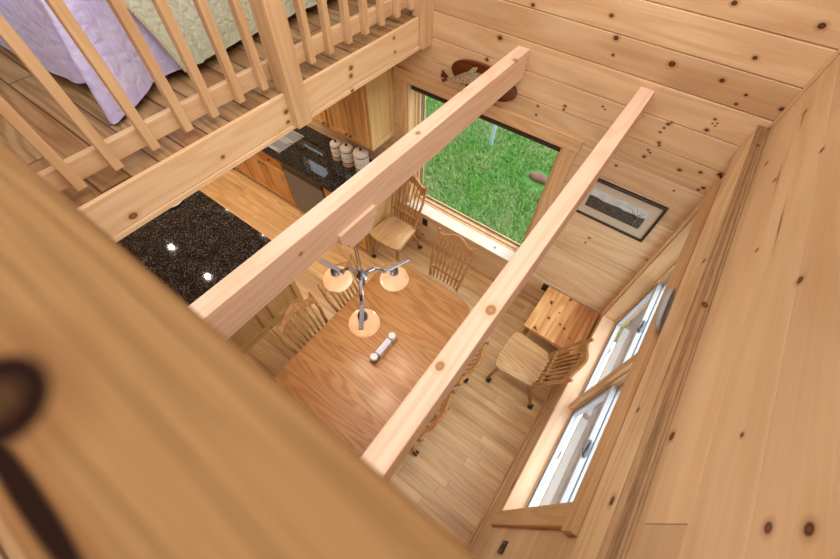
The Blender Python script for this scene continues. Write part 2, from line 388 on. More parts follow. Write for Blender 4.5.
def grassmat(name, h):
    m, N, b, o = newmat(name)
    co = N.n('ShaderNodeTexCoord').outputs['Object']
    n1 = N.noise(co, 1.3, 3, .6); n2 = N.noise(co, 60, 3, .7); n3 = N.noise(co, 6, 3, .6)
    c = N.mix(N.rng(n2, .3, .7), lin('184a0e'), lin('4c8a26'))
    c = N.mix(N.math('MULTIPLY', N.rng(n3, .45, .7), .6), c, lin('76865a'))
    c = N.mix(N.math('MULTIPLY', N.rng(n1, .45, .65), .6), c, lin('247a1a'))
    N.L(c, b.inputs['Base Color']); b.inputs['Roughness'].default_value = .8
    bp = N.n('ShaderNodeBump'); bp.inputs['Strength'].default_value = .8; bp.inputs['Distance'].default_value = .03
    N.L(n2, bp.inputs['Height']); N.L(bp.outputs[0], b.inputs['Normal'])
    return m
M['lawn'] = grassmat('lawn_turf', 0)
def blademat():
    m, N, b, o = newmat('grass_blades')
    co = N.n('ShaderNodeTexCoord').outputs['Object']
    at = N.n('ShaderNodeAttribute'); at.attribute_name = 'bid'
    n1 = N.noise(co, 1.6, 3, .6)
    c = N.mix(at.outputs['Fac'], lin('1e6c10'), lin('6aae34'))
    c = N.mix(N.rng(N.math('ADD', n1, N.math('MULTIPLY', at.outputs['Fac'], .25)), .52, .78, 0., .85), c, lin('959f70'))
    N.L(c, b.inputs['Base Color']); b.inputs['Roughness'].default_value = .7
    return m
M['blade'] = blademat()
def printmat():
    m, N, b, o = newmat('black_and_white_landscape_print')
    co = N.n('ShaderNodeTexCoord').outputs['Object']
    X, Y, Z = N.xyz(co)
    n = N.noise(N.vmath('MULTIPLY', co, (8., 1., 40.)), 3, 4, .7)
    hor = N.math('ADD', 1.690, N.math('MULTIPLY', N.noise(co, 12, 2), .03))
    g = N.mix(N.rng(n, .35, .7), lin('1a1816'), lin('6c685f'))
    s = N.mix(N.rng(N.noise(N.vmath('MULTIPLY', co, (3., 1., 9.)), 4, 3), .35, .7), lin('b4bec0'), lin('dad8d0'))
    c = N.mix(N.rng(N.math('SUBTRACT', Z, hor), -.004, .004), g, s)
    N.L(c, b.inputs['Base Color']); b.inputs['Roughness'].default_value = .4
    return m
M['print'] = printmat()
def fishmat():
    m, N, b, o = newmat('speckled_trout_skin')
    co = N.n('ShaderNodeTexCoord').outputs['Object']
    vo = N.n('ShaderNodeTexVoronoi'); N.L(co, vo.inputs['Vector']); vo.inputs['Scale'].default_value = 70
    nz = N.xyz(N.n('ShaderNodeNewGeometry').outputs['Normal'])[2]
    c = N.mix(N.rng(nz, -.6, .5), lin('d9c6a4'), lin('8f7f62'))
    c = N.mix(N.rng(vo.outputs['Distance'], .25, .4, 1., 0.), c, lin('4a3a28'))
    N.L(c, b.inputs['Base Color']); b.inputs['Roughness'].default_value = .35
    return m
M['trout'] = fishmat()

# ------------------------------------------------------------------ room shell
P_ = .1742; ZS = 2.9194
WT = .18
def split_rect(u0, u1, v0, v1, holes):
    """rectangle minus holes -> list of rectangles"""
    rs = [(u0, u1, v0, v1)]
    for (a, b, c, d) in holes:
        out = []
        for (p, q, r, s) in rs:
            if b <= p or a >= q or d <= r or c >= s: out.append((p, q, r, s)); continue
            if a > p: out.append((p, a, r, s))
            if b < q: out.append((b, q, r, s))
            pp, qq = max(p, a), min(q, b)
            if c > r: out.append((pp, qq, r, c))
            if d < s: out.append((pp, qq, d, s))
        rs = out
    return rs
def board_wall(name, axis, u0, u1, z0, z1, holes, mat, sgn, joints=(), ch=.005):
    """tongue-and-groove boards on the plane axis=0; visible side at -axis; V joints between boards"""
    bm = nb(); l = bm.faces.layers.float.new('bid')
    k0 = math.floor((z0-ZS)/P_); k1 = math.ceil((z1-ZS)/P_)
    rnd = random.Random(11)
    for k in range(k0, k1+1):
        a, b = ZS+k*P_, ZS+(k+1)*P_
        lo, hi = max(a, z0), min(b, z1)
        if hi-lo < .004: continue
        cuts = [u0] + sorted(j for j, kk in joints if kk == k) + [u1]
        for ci in range(len(cuts)-1):
            bid = rnd.random()
            for (p, q, r, s) in split_rect(cuts[ci]+(.0012 if ci else 0), cuts[ci+1]-(.0012 if ci < len(cuts)-2 else 0), lo, hi, holes):
                cb = ch if abs(r-a) < 1e-4 else 0; ct = ch if abs(s-b) < 1e-4 else 0
                g = .0012 if axis == 'y' else .0006
                prof = [(.02, r+(g if cb else 0)), (cb, r+(g if cb else 0)), (0, r+cb+g), (0, s-ct-g), (ct, s-(g if ct else 0)), (.02, s-(g if ct else 0))]
                vs = []
                for u in (p, q):
                    vs.append([bm.verts.new((u, d, z) if axis == 'y' else (d, u, z)) for d, z in prof])
                n = len(prof)
                fs = []
                for i in range(n):
                    j = (i+1) % n
                    try: fs.append(bm.faces.new((vs[0][i], vs[0][j], vs[1][j], vs[1][i])))
                    except ValueError: pass
                fs.append(bm.faces.new(vs[0])); fs.append(bm.faces.new(vs[1][::-1]))
                for f in fs: f[l] = bid
    for (p, q, r, s) in split_rect(u0, u1, z0, z1, holes):
        if axis == 'y': box(bm, p, q, .0195, WT, r, s, bid=.5)
        else: box(bm, .0195, WT, p, q, r, s, bid=.5)
    bmesh.ops.remove_doubles(bm, verts=bm.verts, dist=1e-6)
    return obj(name, bm, mat)

TOP = 5.6
W1 = (-2.457, -.975, .53, 1.985)          # window over the dining end
W4 = (-4.50, -3.86, 1.22, 1.95)           # window over the sink
WR = (-2.10, -.08, .56, 2.06)             # paired windows on the right wall
struct(board_wall('wall_back', 'y', -7.2, WT, 0, TOP, [W1, W4], M['wallB'], -1), 'knotty pine board wall with the large picture window', 'wall')
struct(board_wall('wall_right', 'x', -5.2, 0, 0, TOP, [WR], M['wallR'], -1, joints=[(-2.172, -2), (-.62, 0), (-3.4, -1)], ch=.0005), 'pine plank wall with the paired windows and ledger timber', 'wall')
bm = nb(); box(bm, -7.35, -7.2, -5.2, .18, 0, TOP); struct(obj('wall_left', bm, M['ceil']), 'far kitchen side wall of pine', 'wall')
bm = nb(); box(bm, -7.35, .18, -5.35, -5.2, 0, TOP); struct(obj('wall_front', bm, M['ceil']), 'wall behind the viewer', 'wall')
bm = nb(); box(bm, -7.35, .18, -5.35, .18, TOP, TOP+.15); struct(obj('ceiling', bm, M['ceil']), 'pine board ceiling high above', 'ceiling')
bm = nb(); box(bm, -7.2, 0, -5.2, 0, -.12, 0); struct(obj('floor', bm, M['floor']), 'hickory strip floor of the dining area and kitchen', 'floor')

# corner and base mouldings
bm = nb(); box(bm, -.016, 0, -.016, 0, 2.546, TOP, .004); struct(obj('trim_1', bm, M['pine_z']), 'thin corner moulding above the ledger timber', 'trim')
bm = nb(); box(bm, -.018, 0, -.018, 0, 0, 2.34, .004); struct(obj('trim_2', bm, M['pine_z']), 'thin corner moulding below the ledger timber', 'trim')
bm = nb()
box(bm, -.016, 0, -5.2, -.002, 0, .085, .003); box(bm, -.030, -.016, -5.2, -.002, 0, .02, .003)
struct(obj('baseboard_right', bm, M['pine_y']), 'pine baseboard along the right wall', 'baseboard')
bm = nb()
box(bm, -2.59, -.02, -.016, 0, 0, .085, .003)
struct(obj('baseboard_back', bm, M['pine_x']), 'pine baseboard under the picture window', 'baseboard')

# ledger timber on the right wall
lg = thing('ledger_beam', 'long pine ledger timber with dark-grained top fixed along the right wall above its windows', 'beam', (-.03, -2.5, 2.349))
bm = nb(); box(bm, -.0583, -.0005, -5.15, -.001, 2.349, 2.5295, .002); lp = obj('face_board', bm, M['ledger'], lg); lp.location = -lg.location
bm = nb(); box(bm, -.0583, -.0005, -5.15, -.001, 2.530, 2.536, .001); lp = obj('top_board', bm, M['ledtop'], lg); lp.location = -lg.location; lp['label'] = 'dark grained top board'

# ------------------------------------------------------------------ picture window (back wall)
w1 = struct(empty('window_1', (-1.716, 0, .53)), 'large picture window looking onto the lawn', 'window')
def wpart(name, bm, mat, par, lab=None):
    o = obj(name, bm, mat); o.parent = par; o.location = -par.location
    if lab: o['label'] = lab
    return o
x0, x1, z0, z1 = W1
bm = nb()   # jamb liner
box(bm, x0-.001, x0+.018, 0, WT, z0, z1); box(bm, x1-.018, x1+.001, 0, WT, z0, z1); box(bm, x0+.018, x1-.018, 0, WT, z1-.018, z1+.001)
wpart('jamb', bm, M['pine_z'], w1)
bm = nb()
box(bm, -2.575, -.86, -.022, 0, z1, 2.086, .003)
wpart('head_casing', bm, M['pine_x'], w1)
for a in ((-2.558, x0), (x1, -.872)):
    bm = nb(); box(bm, a[0], a[1], -.02, 0, z0, z1-.001, .003); wpart('side_casing', bm, M['pine_z'], w1)
bm = nb(); box(bm, -2.585, -.845, -.05, .10, z0-.012, z0+.012, .005, 2); wpart('sill', bm, M['stoolB'], w1, 'pale window sill with daylight sheen put into its colour')
bm = nb(); box(bm, -2.558, -.872, -.018, 0, z0-.09, z0-.013, .003); wpart('apron', bm, M['pine_x'], w1)
bm = nb()   # frame steps
f = .018
for (d0, d1, w_) in ((.10, .135, .012), (.135, .175, .032), (.175, .21, .046)):
    box(bm, x0+f, x0+f+w_, d0, d1, z0, z1-f); box(bm, x1-f-w_, x1-f, d0, d1, z0, z1-f)
    box(bm, x0+f+w_, x1-f-w_, d0, d1, z0, z0+.006+w_*.7); box(bm, x0+f+w_, x1-f-w_, d0, d1, z1-f-w_, z1-f)
wpart('window_frame', bm, M['pine_z'], w1)
bm = nb()
box(bm, x0+.02, x0+.026, .112, .13, z0+.02, z1-.03); box(bm, x0+.05, x0+.058, .165, .178, z0+.03, z1-.03)
wpart('weather_strip', bm, M['grey'], w1)
bm = nb(); g_ = .058; box(bm, x0+g_, x1-g_, .191, .197, z0+.036, z1-.06); wpart('pane', bm, M['glass'], w1)
bm = nb()
for (a, b_, c_, d_) in ((x0+g_, x0+g_+.009, z0+.036, z1-.06), (x1-g_-.009, x1-g_, z0+.036, z1-.06), (x0+g_, x1-g_, z0+.036, z0+.046), (x0+g_, x1-g_, z1-.07, z1-.06)):
    box(bm, a, b_, .180, .191, c_, d_)
wpart('gasket', bm, M['black'], w1)
bm = nb()
sweep(bm, [(x0+.025, .065, 1.925), (x1-.025, .065, 1.925)], .055, .075, n=12, sq=.8)
wpart('roller_shade', bm, M['shade'], w1, 'dark brown rolled-up shade')
bm = nb(); lathe(bm, [(.006, 0), (.006, .004), (.012, .006), (.012, .012), (.004, .014)], -1.27, .02, z0+.012, 12); wpart('sill_catch', bm, M['grey'], w1)

# ------------------------------------------------------------------ window over the sink
w4 = struct(empty('window_4', (-4.18, 0, 1.22)), 'kitchen window above the sink', 'window')
x0, x1, z0, z1 = W4
bm = nb()
for a, b_, c_, d_ in ((x0-.08, x0, z0-.08, z1+.08), (x1, x1+.08, z0-.08, z1+.08), (x0, x1, z1, z1+.08), (x0, x1, z0-.08, z0)): box(bm, a, b_, -.02, 0, c_, d_, .003)
wpart('casing', bm, M['pine_z'], w4)
bm = nb()
for a, b_, c_, d_ in ((x0, x0+.05, z0, z1), (x1-.05, x1, z0, z1), (x0, x1, z1-.05, z1), (x0, x1, z0, z0+.05), (x0, x1, 1.43, 1.57)): box(bm, a, b_, .06, .12, c_, d_)
wpart('sash', bm, M['pine_x'], w4)
bm = nb(); box(bm, x0+.05, x1-.05, .085, .09, z0+.05, 1.43); box(bm, x0+.05, x1-.05, .085, .09, 1.57, z1-.05); wpart('pane', bm, M['glass'], w4)

# ------------------------------------------------------------------ paired windows (right wall)
y0, y1, z0, z1 = WR
bm = nb()
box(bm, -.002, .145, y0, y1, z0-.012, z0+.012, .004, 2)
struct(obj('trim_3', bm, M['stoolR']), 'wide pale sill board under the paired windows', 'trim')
bm = nb(); box(bm, -.006, 0, y0-.10, y1+.07, z0-.10, z0-.0125, .002)
struct(obj('trim_4', bm, M['apronR']), 'apron board below the paired windows', 'trim')
bm = nb(); box(bm, -.026, 0, y0-.12, y1+.078, z1, z1+.105, .003)
struct(obj('trim_5', bm, M['pine_y']), 'head casing over the paired windows', 'trim')
bm = nb(); box(bm, -.022, 0, y0-.10, y0, z0-.012, z1, .004)
struct(obj('trim_6', bm, M['pine_z']), 'near side casing of the paired windows', 'trim')
bm = nb(); box(bm, -.022, 0, y1, y1+.055, z0-.012, z1, .003)
struct(obj('trim_7', bm, M['pine_z']), 'far side casing of the paired windows', 'trim')
bm = nb()
box(bm, 0, .20, y0-.001, y0+.018, z0+.012, z1); box(bm, 0, .20, y1-.018, y1+.001, z0+.012, z1); box(bm, 0, .20, y0+.018, y1-.018, z1-.018, z1+.001)
struct(obj('trim_8', bm, M['pine_z']), 'deep jamb boards around the paired windows', 'trim')
bm = nb(); box(bm, .085, .19, -1.118, -1.062, z0+.012, z1-.018, .004)
struct(obj('trim_9', bm, M['pine_z']), 'mullion post between the paired windows', 'trim')
def dh_window(name, a, b_, lab):
    w = struct(empty(name, (.15, (a+b_)/2, z0)), lab, 'window')
    zm = 1.29
    def fr(dx0, dx1, lo, hi, st, rl, rt):
        bm = nb()
        box(bm, dx0, dx1, a, a+st, lo, hi, .003); box(bm, dx0, dx1, b_-st, b_, lo, hi, .003)
        box(bm, dx0, dx1, a+st, b_-st, lo, lo+rl, .003); box(bm, dx0, dx1, a+st, b_-st, hi-rt, hi, .003)
        return bm
    wpart('stop_bead', fr(.118, .128, z0+.012, z1-.018, .014, .016, .014), M['pine_y'], w)
    lo = wpart('lower_sash', fr(.132, .166, z0+.014, zm, .045, .036, .042), M['white'], w, 'white lower sash')
    up = wpart('upper_sash', fr(.172, .205, zm-.04, z1-.018, .045, .04, .05), M['white'], w)
    bm = nb(); box(bm, .147, .151, a+.045, b_-.045, z0+.050, zm-.042); wpart('pane', bm, M['glass'], w)
    bm = nb(); box(bm, .186, .190, a+.045, b_-.045, zm, z1-.068); wpart('pane', bm, M['glass'], w)
    bm = nb()
    prism(bm, [(.146+.020*math.cos(t*PI/8), (a+b_)/2+.062*math.sin(t*PI/8)) for t in range(16)], zm, zm+.012, .003)
    sweep(bm, [(.140, (a+b_)/2-.05, zm+.016), (.148, (a+b_)/2, zm+.024), (.152, (a+b_)/2+.045, zm+.020)], .014, .014, n=8)
    wpart('sash_lock', bm, M['nickel'], w, 'shiny oval sash lock')
    bm = nb(); box(bm, .1460, .1468, (a+b_)/2+.02, (a+b_)/2+.085, .70, .76); wpart('sticker', bm, M['sticker'], w, 'small white sticker on the glass')
    bm = nb(); box(bm, .205, .26, a, b_, z0-.02, z0+.01); wpart('outer_sill', bm, M['grey'], w)
    return w
dh_window('window_2', y0+.018, -1.118, 'nearer of the paired windows in the right wall')
dh_window('window_3', -1.062, y1-.018, 'paired window next to the room corner and side table')

# oval dish resting on the head casing
bm = nb()
rr = []
for i in range(9):
    t = i/8*PI/2
    rr.append((math.sin(t), .03*(1-math.cos(t))))
prof = [(.001, 0)] + [(.105*s, h) for s, h in rr[1:]] + [(.100*s, h+.006) for s, h in rr[::-1][:-1]] + [(.001, .006)]
lathe(bm, prof, n=32)
bmesh.ops.transform(bm, matrix=Matrix.Diagonal((.55, 1.25, 1, 1)), verts=bm.verts)
bmesh.ops.rotate(bm, verts=bm.verts, cent=(0, 0, 0), matrix=Matrix.Rotation(math.radians(62), 3, 'Y'))
zmin = min(v.co.z for v in bm.verts); xmax = max(v.co.x for v in bm.verts)
d_ = obj('oval_dish', bm, M['dish'], None, (-.001-xmax, -1.17, 2.166-zmin), SM)
tag(d_, 'pale grey oval dish standing on the head casing between the windows and the ledger', 'dish')

# ------------------------------------------------------------------ ceiling beams
bm = nb(); box(bm, -1.506, -1.4185, -5.1, -.001, 2.345, 2.532, .003)
tag(obj('ceiling_beam', bm, M['beam']), 'pale timber beam that carries the chandelier and ends over the picture window', 'beam')
bm = nb(); box(bm, -.689, -.605, -5.1, -.001, 2.345, 2.532, .003)
tag(obj('ceiling_beam', bm, M['beam']), 'pale timber beam nearer the right wall, ending above the framed print', 'beam')

# ------------------------------------------------------------------ loft
LX = -2.249; DZ = 2.549
bm = nb(); box(bm, -7.2, LX-.022, -2.60, -.001, 2.533, DZ); box(bm, -7.2, -.002, -5.19, -2.60, 2.533, DZ)
struct(obj('floor_loft', bm, M['loftdeck']), 'brown plank floor of the loft', 'floor')
bm = nb(); box(bm, -7.2, LX-.06, -5.19, -.001, 2.345, 2.532); box(bm, LX-.06, -.002, -5.19, -2.64, 2.30, 2.344)
struct(obj('ceiling_loft', bm, M['ceil']), 'boarded underside of the loft over the kitchen', 'ceiling')
bm = nb(); box(bm, LX-.06, LX, -2.6, -.001, 2.364, 2.545, .003); box(bm, LX-.06, LX+.006, -2.6, -.001, 2.331, 2.360, .003); box(bm, LX-.06, LX-.004, -2.6, -.001, 2.358, 2.366)
tag(obj('loft_edge_beam', bm, M['loftbeam']), 'pale knotty beam running under the balusters along the open edge of the loft', 'beam')

lr = thing('loft_railing', 'pine railing with square balusters along the open edge of the loft', 'railing', (-2.31, -1.3, DZ))
bm = nb(); box(bm, -2.363, -2.328, -2.60, -.002, 2.600, 2.688, .003); wpart('bottom_rail', bm, M['railpine'], lr)
bm = nb(); box(bm, -2.363, -2.328, -2.60, -.002, 3.31, 3.40, .003); box(bm, -2.40, -2.25, -2.50, -.002, 3.40, 3.437, .004); wpart('top_rail', bm, M['railpine'], lr)
for (ya, yb) in ((-1.367, -1.257), (-.112, -.002), (-2.66, -2.55)):
    bm = nb()
    if ya < -2: box(bm, -2.31, -2.20, ya, yb, DZ, 3.40, .004)
    else:
        pf = [(-2.31, DZ), (LX+.0065, DZ), (LX+.0065, 2.348), (-2.20, 2.348), (-2.20, 3.40), (-2.31, 3.40)]
        A = [bm.verts.new((x, ya, z)) for x, z in pf]; B = [bm.verts.new((x, yb, z)) for x, z in pf]
        bm.faces.new(A); bm.faces.new(B[::-1])
        for i in range(6): bm.faces.new((A[i], A[(i+1) % 6], B[(i+1) % 6], B[i]))
    wpart('post', bm, M['baluster'], lr)
for y in (-2.585, -2.43, -2.27, -2.095, -1.92, -1.77, -1.61, -1.455, -1.10, -.945, -.785, -.625, -.465, -.30, -.145):
    bm = nb(); box(bm, -2.328, -2.288, y-.005, y+.035, 2.590, 3.36, .002); wpart('baluster', bm, M['baluster'], lr)

gr = thing('guard_rail', 'wide brown knotty handrail in the close foreground, out of focus', 'railing', (-1.1, -2.58, DZ))
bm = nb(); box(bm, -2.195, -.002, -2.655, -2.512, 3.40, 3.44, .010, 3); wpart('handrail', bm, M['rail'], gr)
for x in (-1.9, -1.0, -.15):
    bm = nb(); box(bm, x-.03, x+.03, -2.625, -2.565, DZ, 3.40, .003); wpart('post', bm, M['baluster'], gr)

# bed with quilts
bed = thing('bed', 'loft bed under hanging quilts behind the railing', 'bed', (-3.7, -1.1, DZ))
bm = nb(); box(bm, -4.55, -2.92, -1.96, -.06, DZ+.25, 2.98, .05, 3); wpart('mattress', bm, M['sheet'], bed)
bm = nb(); box(bm, -4.5, -2.98, -1.9, -.08, DZ+.12, DZ+.249, .01); wpart('bed_frame', bm, M['pine_y'], bed)
for x in (-4.4, -3.1):
    for y in (-1.8, -.2):
        bm = nb(); box(bm, x-.03, x+.03, y-.03, y+.03, DZ, DZ+.125); wpart('leg', bm, M['pine_z'], bed)
def smooth(t): t = max(0, min(1, t)); return t*t*(3-2*t)
def resample(P, n):
    P = [Vector(p) for p in P]; D = [0]
    for i in range(1, len(P)): D.append(D[-1]+1)
    out = []
    for k in range(n+1):
        t = D[-1]*k/n; i = min(int(t), len(P)-2); u = t-i
        p0, p1, p2, p3 = P[max(i-1, 0)], P[i], P[i+1], P[min(i+2, len(P)-1)]
        out.append(.5*((2*p1)+(p2-p0)*u+(2*p0-5*p1+4*p2-p3)*u*u+(3*p1-p0-3*p2+p3)*u**3))
    return out
def drape(name, mat, top, hem, inset, n, off, wav, th=.008, seed=0):
    """bed cover: matched control points along the mattress edge (top) and along the hem; cloth hangs between them"""
    T = resample(top, n); H = resample(hem, n); bm = nb(); G = []; nt = 30
    for i in range(n+1):
        p, h = T[i], H[i]; d = Vector((h.x-p.x, h.y-p.y, 0)); dn = d.normalized() if d.length > 1e-4 else Vector((1, 0, 0))
        inn = Vector(inset)-p; inn.z = 0; inn = inn.normalized()
        row = []
        for j in range(nt+1):
            t = j/nt
            if t < .22: q = p + inn*(.42*(1-t/.22)); q.z = p.z+off
            else:
                u = (t-.22)/.78
                q = p + d*(u**.75); q.z = p.z+off+(h.z-p.z-off)*(u**1.25)
                f = wav*u*(math.sin(i/n*38+seed)+.5*math.sin(i/n*83+2*seed+3*u))
                q += dn*(f+off)
                q.z = max(q.z, DZ+.012)
            row.append(bm.verts.new(q))
        G.append(row)
    for i in range(n):
        for j in range(nt): bm.faces.new((G[i][j], G[i+1][j], G[i+1][j+1], G[i][j+1]))
    bmesh.ops.recalc_face_normals(bm, faces=bm.faces)
    bmesh.ops.solidify(bm, geom=bm.faces[:], thickness=th)
    return obj(name, bm, mat, None, smooth=1.0)
TZ_ = 3.0
top = [(-4.6, -1.97, TZ_), (-4.0, -1.97, TZ_), (-3.5, -1.97, TZ_), (-3.15, -1.97, TZ_), (-3.02, -1.97, TZ_), (-2.95, -1.95, TZ_), (-2.92, -1.90, TZ_), (-2.91, -1.80, TZ_), (-2.91, -1.6, TZ_), (-2.91, -1.4, TZ_)]
hem = [(-4.6, -2.10, 2.61), (-4.0, -2.10, 2.60), (-3.5, -2.09, 2.61), (-3.12, -2.05, 2.62), (-2.96, -1.985, 2.61), (-2.69, -2.095, 2.565), (-2.70, -1.955, 2.585), (-2.80, -1.76, 2.60), (-2.82, -1.58, 2.60), (-2.84, -1.40, 2.60)]
tag(drape('lavender_quilt', M['lavender'], top, hem, (-3.8, -1.0, 0), 150, 0, .008), 'lavender quilt hanging over the corner of the loft bed', 'quilt')
top = [(-2.905, -1.76, TZ_), (-2.905, -1.45, TZ_), (-2.905, -1.1, TZ_), (-2.905, -.7, TZ_), (-2.905, -.1, TZ_)]
hem = [(-2.785, -1.61, 2.60), (-2.80, -1.44, 2.605), (-2.85, -1.1, 2.60), (-2.85, -.7, 2.61), (-2.86, -.1, 2.60)]
tag(drape('green_quilt', M['sage'], top, hem, (-3.8, -1.0, 0), 100, .018, .007, seed=1), 'pale green quilted throw hanging beside the lavender quilt', 'quilt')
lq = bpy.data.objects['green_quilt']
bm = nb()
pts = [v.co.copy() for v in lq.data.vertices[:31]]
path = [p + Vector((.010, -.010, .002)) for p in resample(pts[6:], 120)]
sweep(bm, path, [.018+.012*abs(math.sin(k*.9)) for k in range(121)], .012, n=8, sq=1)
lb = obj('lace_border', bm, M['lace'], lq, smooth=1.2); lb['label'] = 'scalloped cream lace border'

# ------------------------------------------------------------------ dining table
TX0, TX1, TY0, TY1, TZ = -1.975, -1.0, -2.50, -.865, .76
dt = thing('dining_table', 'oak dining table with rounded corners under the three-light chandelier', 'table', ((TX0+TX1)/2, (TY0+TY1)/2, 0))
bm = nb()
out = rrect(TX0, TX1, TY0, TY1, .16, 8)
prism(bm, out, TZ-.032, TZ, .008, 3); wpart('tabletop', bm, M['oak_x'], dt)
bm = nb(); prism(bm, rrect(TX0+.10, TX1-.10, TY0+.12, TY1-.12, .08), TZ-.10, TZ-.0325); wpart('apron', bm, M['oak_edge'], dt)
cx, cy = (TX0+TX1)/2, (TY0+TY1)/2
bm = nb(); lathe(bm, [(.10, .14), (.13, .18), (.07, .25), (.055, .4), (.09, .5), (.07, .58), (.15, .66)], cx, cy, 0, 20); wpart('pedestal', bm, M['oak_z'], dt)
for k in range(4):
    a = PI/4+k*PI/2
    bm = nb(); sweep(bm, [(cx+.05*math.cos(a), cy+.05*math.sin(a), .2), (cx+.22*math.cos(a), cy+.22*math.sin(a), .14), (cx+.33*math.cos(a), cy+.33*math.sin(a), .025)], [.06, .05, .05], [.09, .07, .05]); wpart('foot', bm, M['oak_z'], dt)

# ------------------------------------------------------------------ dining chairs
def lean(z):      # y of the back at height z (local, front = +y)
    t = max(0, (z-.45)/.55)
    return -.185 - .02*t - .15*t**1.35
def spread(z):
    t = max(0, (z-.45)/.55); return .165+.04*min(1, t*1.6)
def make_chair(label):
    r = thing('dining_chair', label, 'chair', (0, 0, 0), 0, 'oak dining chairs on casters')
    # seat
    bm = nb()
    o = []
    fw, rw, yf, yr = .228, .185, .20, -.195
    cor = [(fw, yf, .07), (-fw, yf, .07), (-rw, yr, .05), (rw, yr, .05)]
    for i, (x, y, rad) in enumerate(cor):
        p = Vector((x, y)); a = (Vector(cor[i-1][:2])-p).normalized(); b = (Vector(cor[(i+1) % 4][:2])-p).normalized()
        for k in range(7):
            t = k/6; A = p+a*rad; B = p+b*rad
            q = A*(1-t)**2 + p*2*t*(1-t) + B*t*t; o.append((q.x, q.y))
    bow = []
    n = len(o)
    for i in range(n):
        bow.append(o[i])
        if i == 6:   # front edge bow
            for k in (1, 2, 3): bow.append((fw-.07-(2*fw-.14)*k/4, yf+.012))
    prism(bm, bow, .432, .465, .010, 3)
    obj('seat', bm, M['oak_y'], r, smooth=.7)
    # posts
    for s in (-1, 1):
        bm = nb()
        zs = [.40, .46, .52, .6, .7, .8, .9, .97, 1.005]
        sweep(bm, [(s*spread(z), lean(z), z) for z in zs], [.026]*7+[.024, .020], [.036, .040, .040, .036, .032, .030, .028, .028, .022], up=(0, 1, 0), sq=.6)
        obj('back_post', bm, M['oak_z'], r, smooth=.7)
    # crest rail
    bm = nb(); rings = []
    for i in range(25):
        u = -1+2*i/24; x = u*.200
        h = math.cos(u*PI/2)**2 if abs(u) < 1 else 0
        zb = .905+.048*h; zt = .954+.022*abs(u)**6+.066*h**1.1
        yb, yt = lean(zb)-.018*(1-u*u), lean(zt)-.018*(1-u*u)
        th = .011
        rings.append([(x, yb+th, zb), (x, yt+th*.8, zt), (x, yt-th*.8, zt), (x, yb-th, zb)])
    loft(bm, rings); obj('crest_rail', bm, M['oak_z'], r, smooth=.7)
    bm = nb(); sweep(bm, [(x, lean(.585)+.004-.010*(1-(x/.18)**2), .585) for x in (-.185, -.09, 0, .09, .185)], .020, .034, n=8); obj('cross_rail', bm, M['oak_z'], r, smooth=.7)
    for k in range(7):
        x = -.129+.043*k
        bm = nb(); zs = [.455, .52, .6, .7, .8, .908+.046*math.cos(x/.2*PI/2)**2]
        sweep(bm, [(x*(1+.12*(z-.45)/.45), lean(z)-.014*(1-(x/.2)**2)+.008, z) for z in zs], .017, .013, up=(0, 1, 0), sq=.6)
        obj('slat', bm, M['oak_z'], r, smooth=.7)
    for s in (-1, 1):
        for fr in (1, -1):
            bm = nb()
            if fr > 0: p = [(s*.17, .135, .436), (s*.178, .150, .33), (s*.192, .178, .18), (s*.198, .19, .062)]; w_ = [.042, .040, .032, .026]
            else: p = [(s*.15, -.15, .436), (s*.158, -.175, .33), (s*.172, -.235, .18), (s*.18, -.275, .062)]; w_ = [.042, .038, .032, .026]
            sweep(bm, p, w_, w_, up=(0, 1, 0), n=10, sq=.8)
            lg = obj('leg', bm, M['oak_z'], r, smooth=.7)
            x, y = p[-1][:2]
            bm = nb()
            lathe(bm, [(.013, .028), (.014, .05), (.016, .064), (.013, .07)], x, y, 0, 12)
            for dx in (-.014, .014):
                ring = [[(x+dx+e, y-.012+rr*math.cos(2*PI*j/14), .025+rr*math.sin(2*PI*j/14)) for j in range(14)] for e, rr in ((-.011, .018), (-.008, .0248), (.008, .0248), (.011, .018))]
                loft(bm, ring)
            obj('caster', bm, M['caster'], lg, smooth=.7)
    bm = nb()
    sweep(bm, [(-.155, .12, .415), (0, .135, .408), (.155, .12, .415)], .016, .036, n=8); sweep(bm, [(-.14, -.145, .415), (0, -.145, .40), (.14, -.145, .415)], .016, .036, n=8)
    for s in (-1, 1): sweep(bm, [(s*.152, -.13, .415), (s*.163, 0, .405), (s*.163, .12, .415)], .016, .036, n=8)
    obj('seat_frame', bm, M['oak_z'], r, smooth=.7)
    return r
CH = [((-1.815, -1.955), -90, 'oak dining chair between island and table, fully visible back, nearer the foreground rail'),
      ((-1.81, -1.44), -90, 'oak dining chair between island and table, half hidden by a glowing lamp shade'),
      ((-1.495, -.83), 180, 'oak dining chair pushed in at the window end of the table'),
      ((-2.350, -.42), 180, 'oak chair set apart from the table beside the cabinets, its back against the window sill'),
      ((-.41, -.90), 90, 'oak chair standing apart by the side table, its back to the paired windows'),
      ((-1.06, -1.42), 90, 'oak dining chair mostly hidden by the right beam, the one nearer the picture window'),
      ((-1.06, -1.905), 90, 'oak dining chair mostly hidden by the right beam, the one nearer the foreground rail')]
ch0 = None
for (p, a, lab) in CH:
    c = make_chair(lab) if ch0 is None else copy_tree(ch0)
    if ch0 is None: ch0 = c
    c.location = (p[0], p[1], 0); c.rotation_euler = (0, 0, math.radians(a)); c['label'] = lab

